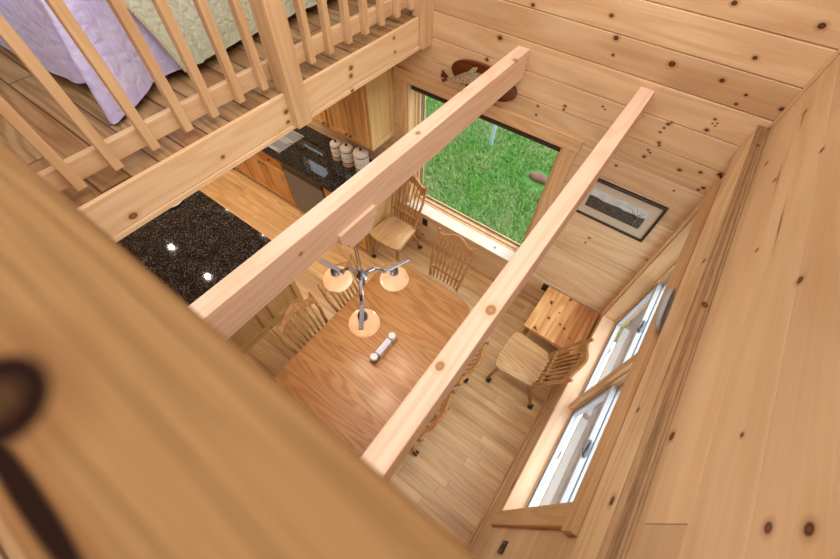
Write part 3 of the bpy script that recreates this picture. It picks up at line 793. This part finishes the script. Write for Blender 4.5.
# ------------------------------------------------------------------ things on the table
nh = thing('napkin_holder', 'small wooden caddy of folded napkins in the middle of the dining table', 'napkin holder', (-1.407, -1.70, TZ), math.radians(1))
bm = nb(); box(bm, -.040, .040, -.150, .150, 0, .012, .003); obj('base', bm, M['oak_z'], nh)
for s in (-1, 1):
    bm = nb(); box(bm, s*.032-.004, s*.032+.004, -.082, .082, .012, .070, .003); obj('side_panel', bm, M['oak_z'], nh)
bm = nb()
rr = random.Random(3)
for k in range(5):
    x = -.020+.010*k; h = .100-.008*abs(k-2)+.004*rr.random()
    box(bm, x-.0042, x+.0042, -.078, .078, .0125, h, .002)
obj('napkins', bm, M['napkin'], nh)
def shaker(lab, y):
    s = thing('shaker', lab, 'shaker', (-1.407, -1.70+y, TZ+.0125), 0, 'salt and pepper shakers')
    bm = nb(); lathe(bm, [(.024, 0), (.031, .006), (.031, .05), (.027, .062)], n=20); obj('body', bm, M['jar'], s, smooth=SM)
    bm = nb(); lathe(bm, [(.022, .003), (.026, .008), (.026, .035)], n=20); obj('filling', bm, M['nickel'] if y < 0 else M['cream'], s, smooth=SM)
    bm = nb(); lathe(bm, [(.029, .060), (.032, .064), (.032, .082), (.027, .090), (.002, .092)], n=20); obj('lid', bm, M['lid'], s, smooth=SM)
shaker('glass shaker with pale lid at the far end of the napkin caddy', .1165)
shaker('glass shaker with pale lid at the rail end of the napkin caddy', -.1165)

# ------------------------------------------------------------------ side table
st = thing('side_table', 'knotty pine side table in the room corner below the framed print', 'table', (-.288, -.297, 0))
xa, xb, ya, yb = -.573, -.024, -.587, -.020
rr = random.Random(5)
n = 7; wv = (xb-xa)/n
for k in range(n):
    bm = nb(); box(bm, xa+wv*k+.0004, xa+wv*(k+1)-.0004, ya, yb, .444, .464, 0, bid=(1., .9, 1.02, .72, .30, .14, .2)[k]); wpart('slat', bm, M['sidered' if k > 3 else 'sidetop'], st)
bm = nb(); box(bm, xa+.03, xb-.03, ya+.03, ya+.05, .37, .4435); box(bm, xa+.03, xb-.03, yb-.05, yb-.03, .37, .4435); box(bm, xa+.03, xa+.05, ya+.05, yb-.05, .37, .4435); box(bm, xb-.05, xb-.03, ya+.05, yb-.05, .37, .4435)
wpart('apron', bm, M['pine_x'], st)
for x in (xa+.02, xb-.065):
    for y in (ya+.02, yb-.065):
        bm = nb(); box(bm, x, x+.045, y, y+.045, 0, .4437, .003); wpart('leg', bm, M['oak_z'], st)

# ------------------------------------------------------------------ framed print
fp = thing('picture_frame', 'dark framed black and white landscape print on the board wall', 'picture', (-.43, -.001, 1.5))
fx0, fx1, fz0, fz1 = -.755, -.143, 1.505, 1.862
bm = nb()
box(bm, fx0, fx1, -.028, -.001, fz1-.018, fz1, .003); box(bm, fx0, fx1, -.028, -.001, fz0, fz0+.018, .003)
box(bm, fx0, fx0+.018, -.028, -.001, fz0+.018, fz1-.018, .003); box(bm, fx1-.018, fx1, -.028, -.001, fz0+.018, fz1-.018, .003)
wpart('frame', bm, M['frame'], fp)
bm = nb(); box(bm, fx0+.017, fx1-.017, -.014, -.002, fz0+.017, fz1-.017); wpart('mat', bm, M['mat'], fp)
bm = nb(); box(bm, -.650, -.222, -.016, -.0135, 1.598, 1.776); pr = wpart('print', bm, M['print'], fp, 'black and white landscape with a bare tree')
bm = nb()
sweep(bm, [(-.275, -.0165, 1.61), (-.272, -.0165, 1.68), (-.268, -.0165, 1.73)], .006, .002)
for dx, dz in ((-.07, .07), (-.035, .09), (.0, .095), (.03, .085), (-.09, .035), (.042, .045), (-.055, .05)):
    sweep(bm, [(-.272, -.0165, 1.67), (-.272+dx*.5, -.0165, 1.67+dz*.62), (-.272+dx, -.0165, 1.67+dz)], [.005, .003, .0015], .002, n=6)
wpart('tree_branches', bm, M['black'], fp)
bm = nb(); sweep(bm, [(-.270, -.0185, 1.605), (-.275, -.0185, 1.65), (-.268, -.0185, 1.70)], [.013, .009, .004], .002); wpart('tree_trunk', bm, M['cream'], fp)

# ------------------------------------------------------------------ mounted trout
pq = thing('mounted_fish', 'mounted trout on a dark oval wooden plaque above the picture window', 'wall trophy', (-1.715, -.001, 2.235))
bm = nb()
oc = [(.285*math.cos(2*PI*k/40), .112*math.sin(2*PI*k/40)) for k in range(40)]
prism(bm, oc, .001, .024, .008, 3)
bmesh.ops.rotate(bm, verts=bm.verts, cent=(0, 0, 0), matrix=Matrix.Rotation(PI/2, 3, 'X'))
bmesh.ops.rotate(bm, verts=bm.verts, cent=(0, 0, 0), matrix=Matrix.Rotation(math.radians(3), 3, 'Y'))
obj('plaque', bm, M['plaque'], pq, smooth=SM)
bm = nb()
sp = [(-.285, -.06, -.055), (-.235, -.068, -.045), (-.16, -.075, -.01), (-.08, -.08, .025), (0, -.08, .03), (.08, -.076, .012), (.15, -.072, -.02), (.185, -.07, -.04)]
sweep(bm, sp, [.018, .022, .05, .066, .068, .06, .045, .012], [.022, .030, .062, .088, .092, .085, .06, .02], up=(0, 0, 1), n=14, sq=.95)
obj('fish_body', bm, M['trout'], pq, smooth=1.0)
bm = nb()
for tip in ((-.345, -.055, -.02), (-.350, -.06, -.05), (-.335, -.06, -.09)):
    sweep(bm, [(-.272, -.06, -.054), tuple((a+b)/2 for a, b in zip((-.272, -.06, -.054), tip)), tip], [.006, .006, .004], [.016, .022, .028], n=8)
tf = obj('tail_fin', bm, M['plaque'], pq, smooth=1.0)
bm = nb(); sweep(bm, [(-.07, -.08, .06), (-.055, -.08, .088), (-.03, -.08, .108)], [.05, .035, .012], .006, up=(0, 1, 0), n=8); obj('dorsal_fin', bm, M['trout'], pq, smooth=1.0)
bm = nb(); sweep(bm, [(-.12, -.08, -.02), (-.125, -.08, -.05), (-.115, -.08, -.07)], [.03, .025, .01], .006, up=(0, 1, 0), n=8); obj('belly_fin', bm, M['trout'], pq, smooth=1.0)

# ------------------------------------------------------------------ chandelier
HX, HY, HZ = -1.463, -1.726, 1.868
cl = thing('chandelier', 'brushed metal chandelier with three glowing glass shades under the beam', 'chandelier', (HX, HY, HZ))
bm = nb()   # moulded wood block under the beam
prof = [(-.125, 2.3445), (-.125, 2.325), (-.108, 2.318), (-.100, 2.300), (-.086, 2.292), (-.080, 2.262), (-.070, 2.252), (.070, 2.252), (.080, 2.262), (.086, 2.292), (.100, 2.300), (.108, 2.318), (.125, 2.325), (.125, 2.3445)]
for xa_, xb_, dz in ((-1.508, -1.4183, 0), (-1.418, -1.400, .042)):
    pq_ = [(y, z+(dz if z > 2.344 else 0)) for y, z in prof]
    A = [bm.verts.new((xa_, HY+y, z)) for y, z in pq_]; B = [bm.verts.new((xb_, HY+y, z)) for y, z in pq_]
    bm.faces.new(A); bm.faces.new(B[::-1])
    for i in range(len(pq_)): bm.faces.new((A[i], A[(i+1) % len(pq_)], B[(i+1) % len(pq_)], B[i]))
wpart('mounting_block', bm, M['beam'], cl, 'pale wooden mounting block')
bm = nb(); lathe(bm, [(.055, 2.235), (.055, 2.245), (.03, 2.2515)], HX, HY, 0, 24); lathe(bm, [(.02, 2.20), (.022, 2.215), (.018, 2.236)], HX, HY, 0, 16); wpart('ceiling_cup', bm, M['chrome'], cl)
bm = nb()
for dx in (-.010, .010): sweep(bm, [(HX+dx, HY, 2.21), (HX+dx, HY, HZ+.05)], .007, .007, n=8)
lathe(bm, [(.016, HZ+.045), (.018, HZ+.06), (.014, HZ+.075)], HX, HY, 0, 12); lathe(bm, [(.014, 2.19), (.018, 2.2), (.014, 2.21)], HX, HY, 0, 12)
wpart('stem', bm, M['chrome'], cl)
bm = nb(); lathe(bm, [(.004, -.045), (.020, -.035), (.030, -.02), (.032, .01), (.022, .03), (.014, .05)], HX, HY, HZ, 20); wpart('hub', bm, M['chrome'], cl)
R_ = .215
for ang in (188, 68, -50):
    a = math.radians(ang); d = Vector((math.cos(a), math.sin(a), 0)); o_ = Vector((HX, HY, HZ))
    bm = nb()
    sweep(bm, [o_+d*.02+Vector((0, 0, -.005)), o_+d*.05+Vector((0, 0, .018)), o_+d*.085+Vector((0, 0, .016)), o_+d*.12+Vector((0, 0, -.014)), o_+d*.145+Vector((0, 0, -.05)), o_+d*.165+Vector((0, 0, -.066))], .024, .012, n=8, sq=.6)
    ar = wpart('arm', bm, M['chrome'], cl)
    bm = nb(); sweep(bm, [o_+d*.135+Vector((0, 0, -.066)), o_+d*.325+Vector((0, 0, -.058))], .027, .010, n=8, sq=.3); obj('flat_bar', bm, M['chrome'], ar).location = (0, 0, 0)
    S = o_+d*R_+Vector((0, 0, -.098))
    bm = nb(); lathe(bm, [(.008, .034), (.012, .02), (.028, .008), (.030, -.028), (.026, -.032)], S.x, S.y, S.z, 18); sk = wpart('socket', bm, M['nickel'], cl)
    bm = nb()
    pr_ = [(.030, -.022), (.050, -.030), (.074, -.048), (.089, -.074), (.096, -.104), (.094, -.108), (.086, -.078), (.071, -.053), (.048, -.036), (.028, -.028)]
    rings = [[(S.x+r*math.cos(2*PI*j/32), S.y+r*math.sin(2*PI*j/32), S.z+z) for j in range(32)] for r, z in pr_]
    loft(bm, rings, cap=False); sh = wpart('lamp_shade', bm, M['lampglass'], cl, 'glowing cream glass shade')
    for f in sh.data.polygons: f.use_smooth = True
    bm = nb(); lathe(bm, [(.008, -.03), (.020, -.045), (.026, -.065), (.020, -.085), (.004, -.092)], S.x, S.y, S.z, 16); b_ = wpart('bulb', bm, M['bulb'], cl, 'lit bulb')
    ld = bpy.data.lights.new('lamp', 'POINT'); ld.energy = 5; ld.color = (1, .90, .76); ld.shadow_soft_size = .03
    lo = bpy.data.objects.new('lamp_light', ld); C.objects.link(lo); lo.location = S+Vector((0, 0, -.24))

# ------------------------------------------------------------------ wall outlets
def outlet(lab, loc, axis):
    r = thing('wall_outlet', lab, 'outlet', loc, 0 if axis == 'y' else -PI/2, 'dark wall outlets')
    bm = nb(); box(bm, -.036, .036, -.007, -.0005, -.058, .058, .002); obj('cover_plate', bm, M['brownplate'], r)
    bm = nb()
    for z in (-.02, .02): box(bm, -.015, .015, -.010, -.0071, z-.013, z+.013, .002)
    obj('socket', bm, M['black'], r)
outlet('dark outlet below the picture window, beside the chair set apart near the cabinets', (-2.20, 0, .355), 'y')
outlet('dark outlet on the board wall at the edge of the corner side table', (-.600, 0, .385), 'y')
outlet('brown outlet on the plank wall just before the near window casing', (-.0005, -2.315, 1.17), 'x')
# ------------------------------------------------------------------ kitchen
def panel_door(name, x0, x1, z0, z1, yf, par, knob=None, kmat='nickel'):
    """raised-panel door facing -y; front of the stiles at yf"""
    st = .048
    bm = nb()
    box(bm, x0, x0+st, yf, yf+.019, z0, z1, .003); box(bm, x1-st, x1, yf, yf+.019, z0, z1, .003)
    box(bm, x0+st, x1-st, yf, yf+.019, z0, z0+st, .003); box(bm, x0+st, x1-st, yf, yf+.019, z1-st, z1, .003)
    box(bm, x0+st-.001, x1-st+.001, yf+.010, yf+.018, z0+st-.001, z1-st+.001)
    if x1-x0 > .18: box(bm, x0+st+.022, x1-st-.022, yf+.003, yf+.012, z0+st+.022, z1-st-.022, .006)
    d = wpart(name, bm, M['cab_z'], par)
    if knob:
        bm = nb(); kx, kz = knob
        lathe(bm, [(.005, 0), (.006, .012), (.013, .018), (.014, .024), (.006, .030)], n=14)
        bmesh.ops.rotate(bm, verts=bm.verts, cent=(0, 0, 0), matrix=Matrix.Rotation(PI/2, 3, 'X'))
        bmesh.ops.translate(bm, verts=bm.verts, vec=(kx, yf, kz))
        obj('knob', bm, M[kmat], d, smooth=SM)
    return d
def base_cab(x0, x1, lab, doors, drawers, endmat=None, top=.868):
    c = thing('base_cabinet', lab, 'cabinet', ((x0+x1)/2, -.31, 0), 0, 'oak base cabinets along the window wall')
    bm = nb(); box(bm, x0, x1, -.600, -.002, .10, top); wpart('body', bm, endmat or M['cab_z'], c)
    bm = nb(); box(bm, x0, x1, -.54, -.02, 0, .0995); wpart('toe_kick', bm, M['oak_edge'], c)
    bm = nb()
    for a in (x0, x1-.03): box(bm, a, a+.03, -.616, -.6005, .10, .868)
    box(bm, x0+.03, x1-.03, -.616, -.6005, .83, .868); box(bm, x0+.03, x1-.03, -.616, -.6005, .10, .13); box(bm, x0+.03, x1-.03, -.616, -.6005, .66, .70)
    wpart('face_frame', bm, M['cab_z'], c)
    for (a, b_, k) in doors: panel_door('door', a, b_, .115, .665, -.6365, c, k)
    for (a, b_, k) in drawers:
        bm = nb(); box(bm, a, b_, -.6365, -.6175, .695, .845, .005); d = wpart('drawer', bm, M['cab_x'], c)
        bm = nb(); lathe(bm, [(.005, 0), (.006, .012), (.013, .018), (.014, .024), (.006, .030)], n=14)
        bmesh.ops.rotate(bm, verts=bm.verts, cent=(0, 0, 0), matrix=Matrix.Rotation(PI/2, 3, 'X')); bmesh.ops.translate(bm, verts=bm.verts, vec=(k[0], -.6365, k[1]))
        obj('knob', bm, M['nickel'], d, smooth=SM)
    return c
e = base_cab(-3.195, -2.602, 'oak base cabinet with pale end panel beside the dishwasher, behind the chair set apart', [(-3.17, -2.90, (-2.93, .62)), (-2.89, -2.62, (-2.86, .62))], [(-3.17, -2.62, (-2.9, .77))])
bm = nb(); box(bm, -2.6015, -2.590, -.616, -.002, .0, .868, .002); wpart('end_panel', bm, M['cabend'], e, 'pale end panel')
base_cab(-4.74, -3.865, 'oak sink cabinet left of the steel dishwasher', top=.70, doors= [(-4.72, -4.31, (-4.34, .62)), (-4.30, -3.885, (-4.27, .62))], drawers=[(-4.72, -4.31, (-4.5, .77)), (-4.30, -3.885, (-4.09, .77))])
base_cab(-5.28, -4.745, 'oak base cabinet at the stove end of the kitchen run', [(-5.26, -5.02, (-5.05, .62)), (-5.01, -4.765, (-4.98, .62))], [(-5.26, -4.765, (-5.0, .77))])
dw = thing('dishwasher', 'stainless steel dishwasher with dark control strip under the granite worktop', 'dishwasher', (-3.53, -.31, 0))
bm = nb(); box(bm, -3.860, -3.200, -.58, -.02, .0, .866); wpart('body', bm, M['black'], dw)
bm = nb(); box(bm, -3.855, -3.205, -.64, -.5805, .10, .745, .006, 2); wpart('door', bm, M['steel'], dw)
bm = nb(); box(bm, -3.855, -3.205, -.64, -.5805, .75, .862, .006, 2); wpart('control_panel', bm, M['black'], dw)
sv = thing('stove', 'black and steel stove, only a corner showing past the cabinets under the loft', 'stove', (-5.68, -.34, 0))
bm = nb(); box(bm, -6.05, -5.285, -.62, -.01, .0, .91, .004); wpart('body', bm, M['black'], sv)
bm = nb(); box(bm, -6.04, -5.295, -.665, -.6205, .30, .80, .006); wpart('oven_door', bm, M['black'], sv)
bm = nb(); box(bm, -6.04, -5.295, -.665, -.6205, .06, .29, .006); wpart('drawer', bm, M['steel'], sv)
bm = nb(); sweep(bm, [(-5.95, -.70, .74), (-5.38, -.70, .74)], .022, .022, n=10, sq=1); box(bm, -5.93, -5.91, -.70, -.665, .73, .75); box(bm, -5.42, -5.40, -.70, -.665, .73, .75); wpart('handle', bm, M['steel'], sv)
# worktops
bm = nb()
for (a, b_, c_, d_) in split_rect(-5.28, -2.586, -.665, -.002, [(-4.62, -3.925, -.575, -.175)]): box(bm, a, b_, c_, d_, .869, .90)
wt = tag(obj('worktop', bm, M['granite']), 'black speckled granite worktop with the sink along the window wall', 'worktop')
sk = thing('kitchen_sink', 'stainless double-bowl sink in the granite worktop below the loft beam', 'sink', (-4.27, -.375, .90))
bm = nb()
def bowl(x0, x1, y0, y1):
    rings = [[(x, y, .8985) for x, y in rrect(x0, x1, y0, y1, .07)], [(x, y, .89) for x, y in rrect(x0+.004, x1-.004, y0+.004, y1-.004, .068)], [(x, y, .74) for x, y in rrect(x0+.012, x1-.012, y0+.012, y1-.012, .06)], [(x, y, .72) for x, y in rrect(x0+.04, x1-.04, y0+.04, y1-.04, .05)]]
    R = loft(bm, rings, cap=False); bm.faces.new(R[-1])
bowl(-4.60, -3.935, -.385, -.19); bowl(-4.60, -3.935, -.565, -.40)
b1 = wpart('bowl', bm, M['sink'], sk)
bm = nb(); box(bm, -4.62, -3.925, -.400, -.386, .87, .8995); box(bm, -4.62, -3.925, -.575, -.565, .87, .8995); box(bm, -4.62, -3.925, -.19, -.175, .87, .8995); box(bm, -3.936, -3.925, -.565, -.19, .87, .8995); box(bm, -4.62, -4.60, -.565, -.19, .87, .8995)
wpart('rim', bm, M['sink'], sk)
fc = thing('faucet', 'chrome faucet at the back of the kitchen sink', 'faucet', (-4.25, -.12, .90))
bm = nb(); lathe(bm, [(.028, 0), (.028, .01), (.018, .02), (.016, .08)], -4.25, -.12, .9002, 16); sweep(bm, [(-4.25, -.12, .97), (-4.25, -.12, 1.12), (-4.25, -.16, 1.19), (-4.25, -.24, 1.20), (-4.25, -.30, 1.15), (-4.25, -.31, 1.11)], .024, .024, n=12, sq=1); wpart('spout', bm, M['chrome'], fc)
bm = nb(); sweep(bm, [(-4.235, -.12, .96), (-4.18, -.12, .99), (-4.15, -.12, 1.02)], .014, .014, n=8, sq=1); wpart('lever', bm, M['chrome'], fc)
# upper cabinet
uc = thing('wall_cabinet', 'honey oak wall cabinet with raised-panel doors and pale end panel left of the picture window', 'cabinet', (-3.1, -.18, 1.40))
bm = nb(); box(bm, -3.70, -2.632, -.335, -.002, 1.40, 2.31); wpart('body', bm, M['cab_z'], uc)
bm = nb(); box(bm, -2.6315, -2.618, -.352, -.002, 1.40, 2.31, .002); box(bm, -2.6175, -2.608, -.352, -.30, 1.40, 2.31); box(bm, -2.6175, -2.608, -.06, -.002, 1.40, 2.31); box(bm, -2.6175, -2.608, -.30, -.06, 1.40, 1.46); box(bm, -2.6175, -2.608, -.30, -.06, 2.25, 2.31); wpart('end_panel', bm, M['cabend'], uc, 'pale end panel')
bm = nb(); box(bm, -3.70, -2.632, -.352, -.3355, 1.40, 1.45); box(bm, -3.70, -2.632, -.352, -.3355, 2.26, 2.31)
for x in (-3.70, -3.185, -2.662): box(bm, x, x+.03, -.352, -.3355, 1.45, 2.26)
wpart('face_frame', bm, M['cab_z'], uc)
xm = -2.885
panel_door('door', xm+.003, -2.642, 1.425, 2.29, -.3715, uc, (xm+.028, 1.475))
panel_door('door', -3.165, xm-.003, 1.425, 2.29, -.3715, uc, (xm-.028, 1.475))
panel_door('door', -3.69, -3.19, 1.425, 2.29, -.3715, uc, (-3.22, 1.475))
# canisters
def canister(lab, x, y, r, h):
    c = thing('canister', lab, 'canister', (x, y, .9005), 0, 'cream canisters with blue bands')
    bm = nb(); lathe(bm, [(r*.92, 0), (r*.96, .01), (r*.96, h*.22)], n=28); obj('base', bm, M['tan'], c, smooth=SM)
    bm = nb(); lathe(bm, [(r*.96, h*.221), (r, h*.3), (r, h*.78), (r*.97, h*.80)], n=28); obj('body', bm, M['cream'], c, smooth=SM)
    for z in (.235, .765):
        bm = nb(); lathe(bm, [(r*1.0, h*z-.005), (r*1.03, h*z-.003), (r*1.03, h*z+.003), (r*1.0, h*z+.005)], n=28, cap=False); obj('band', bm, M['blue'], c, smooth=SM)
    bm = nb(); lathe(bm, [(r*1.0, h*.802), (r*1.02, h*.83), (r*.95, h*.90), (r*.6, h*.955), (.001, h*.965)], n=28); l = obj('lid', bm, M['cream'], c, smooth=SM)
    bm = nb(); lathe(bm, [(.012, h*.955), (.015, h), (.012, h+.012), (.001, h+.014)], n=14); obj('lid_knob', bm, M['blue'], l, smooth=SM)
    bm = nb()
    for k in range(12):
        a = 2*PI*k/12
        d = Vector((math.cos(a), math.sin(a), 0)); t = Vector((-d.y, d.x, 0))
        sweep(bm, [d*(r+.0008)-t*.012+Vector((0, 0, h*.42)), d*(r+.001)+Vector((0, 0, h*(.5+.06*(k % 3)))), d*(r+.0008)+t*.012+Vector((0, 0, h*.44))], [.003, .009, .003], .002, n=6)
    obj('painted_motif', bm, M['blue'], c)
canister('smallest cream canister of the three, left end of the row under the wall cabinet', -3.315, -.215, .066, .225)
canister('middle cream canister of the row of three under the wall cabinet', -3.145, -.215, .074, .25)
canister('largest cream canister, nearest the picture window under the wall cabinet', -2.945, -.20, .086, .275)

# island
isl = thing('kitchen_island', 'pale wood panelled kitchen island beside the dining chairs', 'cabinet', (-3.7, -2.0, 0))
bm = nb(); box(bm, -4.75, -2.815, -2.46, -1.555, 0, .868); wpart('body', bm, M['cabend'], isl)
bm = nb()
xs = -2.8145
box(bm, xs, xs+.016, -2.46, -1.555, 0, .10, .002); box(bm, xs, xs+.016, -2.46, -1.555, .80, .868, .002)
for y in (-1.555-.06, -1.94, -2.08, -2.46): box(bm, xs, xs+.015, y, y+.06, .1002, .7998, .002)
wpart('end_frame', bm, M['cabend'], isl)
bm = nb(); box(bm, -4.80, -2.755, -2.52, -1.515, .869, .90, .004, 2)
tag(obj('island_worktop', bm, M['granite']), 'black speckled granite top of the kitchen island', 'worktop')
pl = obj('plate', nb(), M['white'])
bm = nb(); lathe(bm, [(.05, 0), (.055, .003), (.10, .016), (.112, .020), (.112, .023), (.098, .020), (.05, .007), (.001, .006)], n=36); bmesh.ops.recalc_face_normals(bm, faces=bm.faces); bm.to_mesh(pl.data); bm.free(); pl.location = (-4.19, -1.79, .9005)
tag(pl, 'white plate on the island worktop, its rim showing past the loft beam', 'plate')
for i, x in enumerate((-6.10, -5.265, -4.42, -3.55)):
    for y in (-1.962, -.98):  # the aisle row is unseen, added to brighten the kitchen
        t = thing('downlight', 'round downlight under the loft, over the ' + ('island' if y < -1.5 else 'aisle as added fill') + ', ' + ('farthest from the dining table', 'third from the dining table', 'second from the dining table', 'nearest the dining table')[i], 'ceiling light', (x, y, 2.3445), 0, 'downlights under the loft')
        bm = nb(); prof = [(.12, -.0005), (.12, -.008), (.10, -.012), (.07, -.004), (.07, -.0005)]
        loft(bm, [[(r*math.cos(2*PI*j/28), r*math.sin(2*PI*j/28), z) for j in range(28)] for r, z in prof], cap=False); obj('trim_ring', bm, M['softwhite'], t)
        bm = nb(); lathe(bm, [(.069, -.0006), (.069, -.004)], n=24); obj('lens', bm, M['lens'], t)  # baffle disc, its lit look put in as emission
        bm = nb(); lathe(bm, [(.045, -.0041), (.043, -.012), (.03, -.02), (.002, -.024)], n=20); obj('bulb', bm, M['downbulb'], t)
        ld = bpy.data.lights.new('downlight', 'SPOT'); ld.energy = 30; ld.spot_size = 2.5; ld.spot_blend = .8; ld.color = (1, .80, .58); ld.shadow_soft_size = .03
        lo = bpy.data.objects.new('downlight_light', ld); C.objects.link(lo); lo.location = (x, y, 2.30)

# ------------------------------------------------------------------ outdoors
GZ = -.35
bm = nb(); box(bm, -16, .44, .5, 16, GZ-.2, GZ); go = obj('lawn', bm, M['lawn'])
tag(go, 'green lawn outside the picture window', 'lawn', kind='structure')
bm = nb(); box(bm, .45, 9, -12, 16, GZ-.2, GZ); struct(obj('ground', bm, M['gravel']), 'pale ground outside the paired windows', 'ground')
rnd = random.Random(2)
vs, fs, bv = [], [], []
for i in range(26000):
    if i < 22000: x, y = rnd.uniform(-4.8, -.8), rnd.uniform(.55, 3.9)
    else: x, y = rnd.uniform(-6, .5), rnd.uniform(.55, 6)
    if (x+2.72)**2+(y-2.72)**2 < .012 or (x+1.64)**2+(y-2.42)**2 < .06: continue
    a = rnd.uniform(0, 6.283); h = rnd.uniform(.03, .075); w_ = rnd.uniform(.004, .008)*1.4; dx, dy = math.cos(a), math.sin(a); l_ = rnd.uniform(.01, .06)
    b0 = len(vs)
    vs += [(x-dy*w_, y+dx*w_, GZ), (x+dy*w_, y-dx*w_, GZ), (x+dx*l_, y+dy*l_, GZ+h)]
    fs.append((b0, b0+1, b0+2)); bv.append(rnd.random())
me = bpy.data.meshes.new('grass'); me.from_pydata(vs, [], fs)
at = me.attributes.new('bid', 'FLOAT', 'FACE'); at.data.foreach_set('value', bv)
me.materials.append(M['blade']); g = bpy.data.objects.new('grass', me); C.objects.link(g)
tag(g, 'short bright green grass blades of the lawn', 'grass', kind='stuff')
bm = nb(); lathe(bm, [(.030, 0), (.030, .62), (.022, .64)], n=14); tag(obj('garden_post', bm, M['bluepole'], None, (-2.72, 2.72, GZ), SM), 'pale blue post standing on the lawn', 'post')
bm = nb(); bmesh.ops.create_icosphere(bm, subdivisions=3, radius=.13)
for v in bm.verts: v.co = Vector((v.co.x*1.25, v.co.y*.7, v.co.z*.5)) * (1+.12*math.sin(v.co.x*40+v.co.y*23))
tag(obj('stone', bm, M['stone'], None, (-1.64, 2.42, GZ+.03), SM), 'brown stone lying in the lawn', 'stone')

# ------------------------------------------------------------------ light
w = bpy.data.worlds.new('world'); sc.world = w; w.use_nodes = True
bg = w.node_tree.nodes['Background']; bg.inputs[0].default_value = (.86, .93, 1, 1); bg.inputs[1].default_value = 3.6
def area(name, loc, rot, sx, sy, e, col=(1, .95, .88)):
    l = bpy.data.lights.new(name, 'AREA'); l.shape = 'RECTANGLE'; l.size = sx; l.size_y = sy; l.energy = e; l.color = col
    o = bpy.data.objects.new(name, l); C.objects.link(o); o.location = loc; o.rotation_euler = [math.radians(r) for r in rot]; return o
area('overhead_fill', (-2.2, -1.9, 5.55), (0, 0, 0), 4.2, 3.6, 95, (.93, .97, 1))  # added soft fill from overhead; the ceiling has no opening
area('upper_right_fill', (-.12, -1.9, 4.75), (0, 58, 0), 1.3, 3.6, 75, (.95, .98, 1))  # added fill that brightens beam sides from the upper right; no dormer built
area('rear_fill', (-.8, -5.1, 4.4), (66, 0, 8), 2.4, 1.6, 55, (.95, .98, 1))  # added fill from behind the viewer; no gable window built
sl = bpy.data.lights.new('sun', 'SUN'); sl.energy = 1.9; sl.angle = .7; sl.color = (1, .96, .9)
so = bpy.data.objects.new('sun', sl); C.objects.link(so); so.rotation_euler = (math.radians(-38), math.radians(34), 0)

# ------------------------------------------------------------------ camera
cam = bpy.data.cameras.new('camera'); co = bpy.data.objects.new('camera', cam); C.objects.link(co)
RW = ((.80320402, .59548406, .01618754), (-.50325013, .66375504, .553325), (.31875166, -.45257924, .83280815))   # world -> camera rows
m = Matrix(RW).transposed().to_4x4(); m.translation = Vector((-.475944, -2.52, 3.678556))
co.matrix_world = m
cam.sensor_width = 36; cam.lens = 365.05/840*36; cam.clip_start = .01
cam.dof.use_dof = True; cam.dof.focus_distance = 1.9; cam.dof.aperture_fstop = 2.6
sc.camera = co
sc.view_settings.view_transform = 'Standard'; sc.view_settings.look = 'None'; sc.view_settings.exposure = -.10; sc.view_settings.gamma = 1
sc.cycles.use_denoising = True
sc.cycles.max_bounces = 10; sc.cycles.diffuse_bounces = 5; sc.cycles.transparent_max_bounces = 12
sc.cycles.sample_clamp_indirect = 6
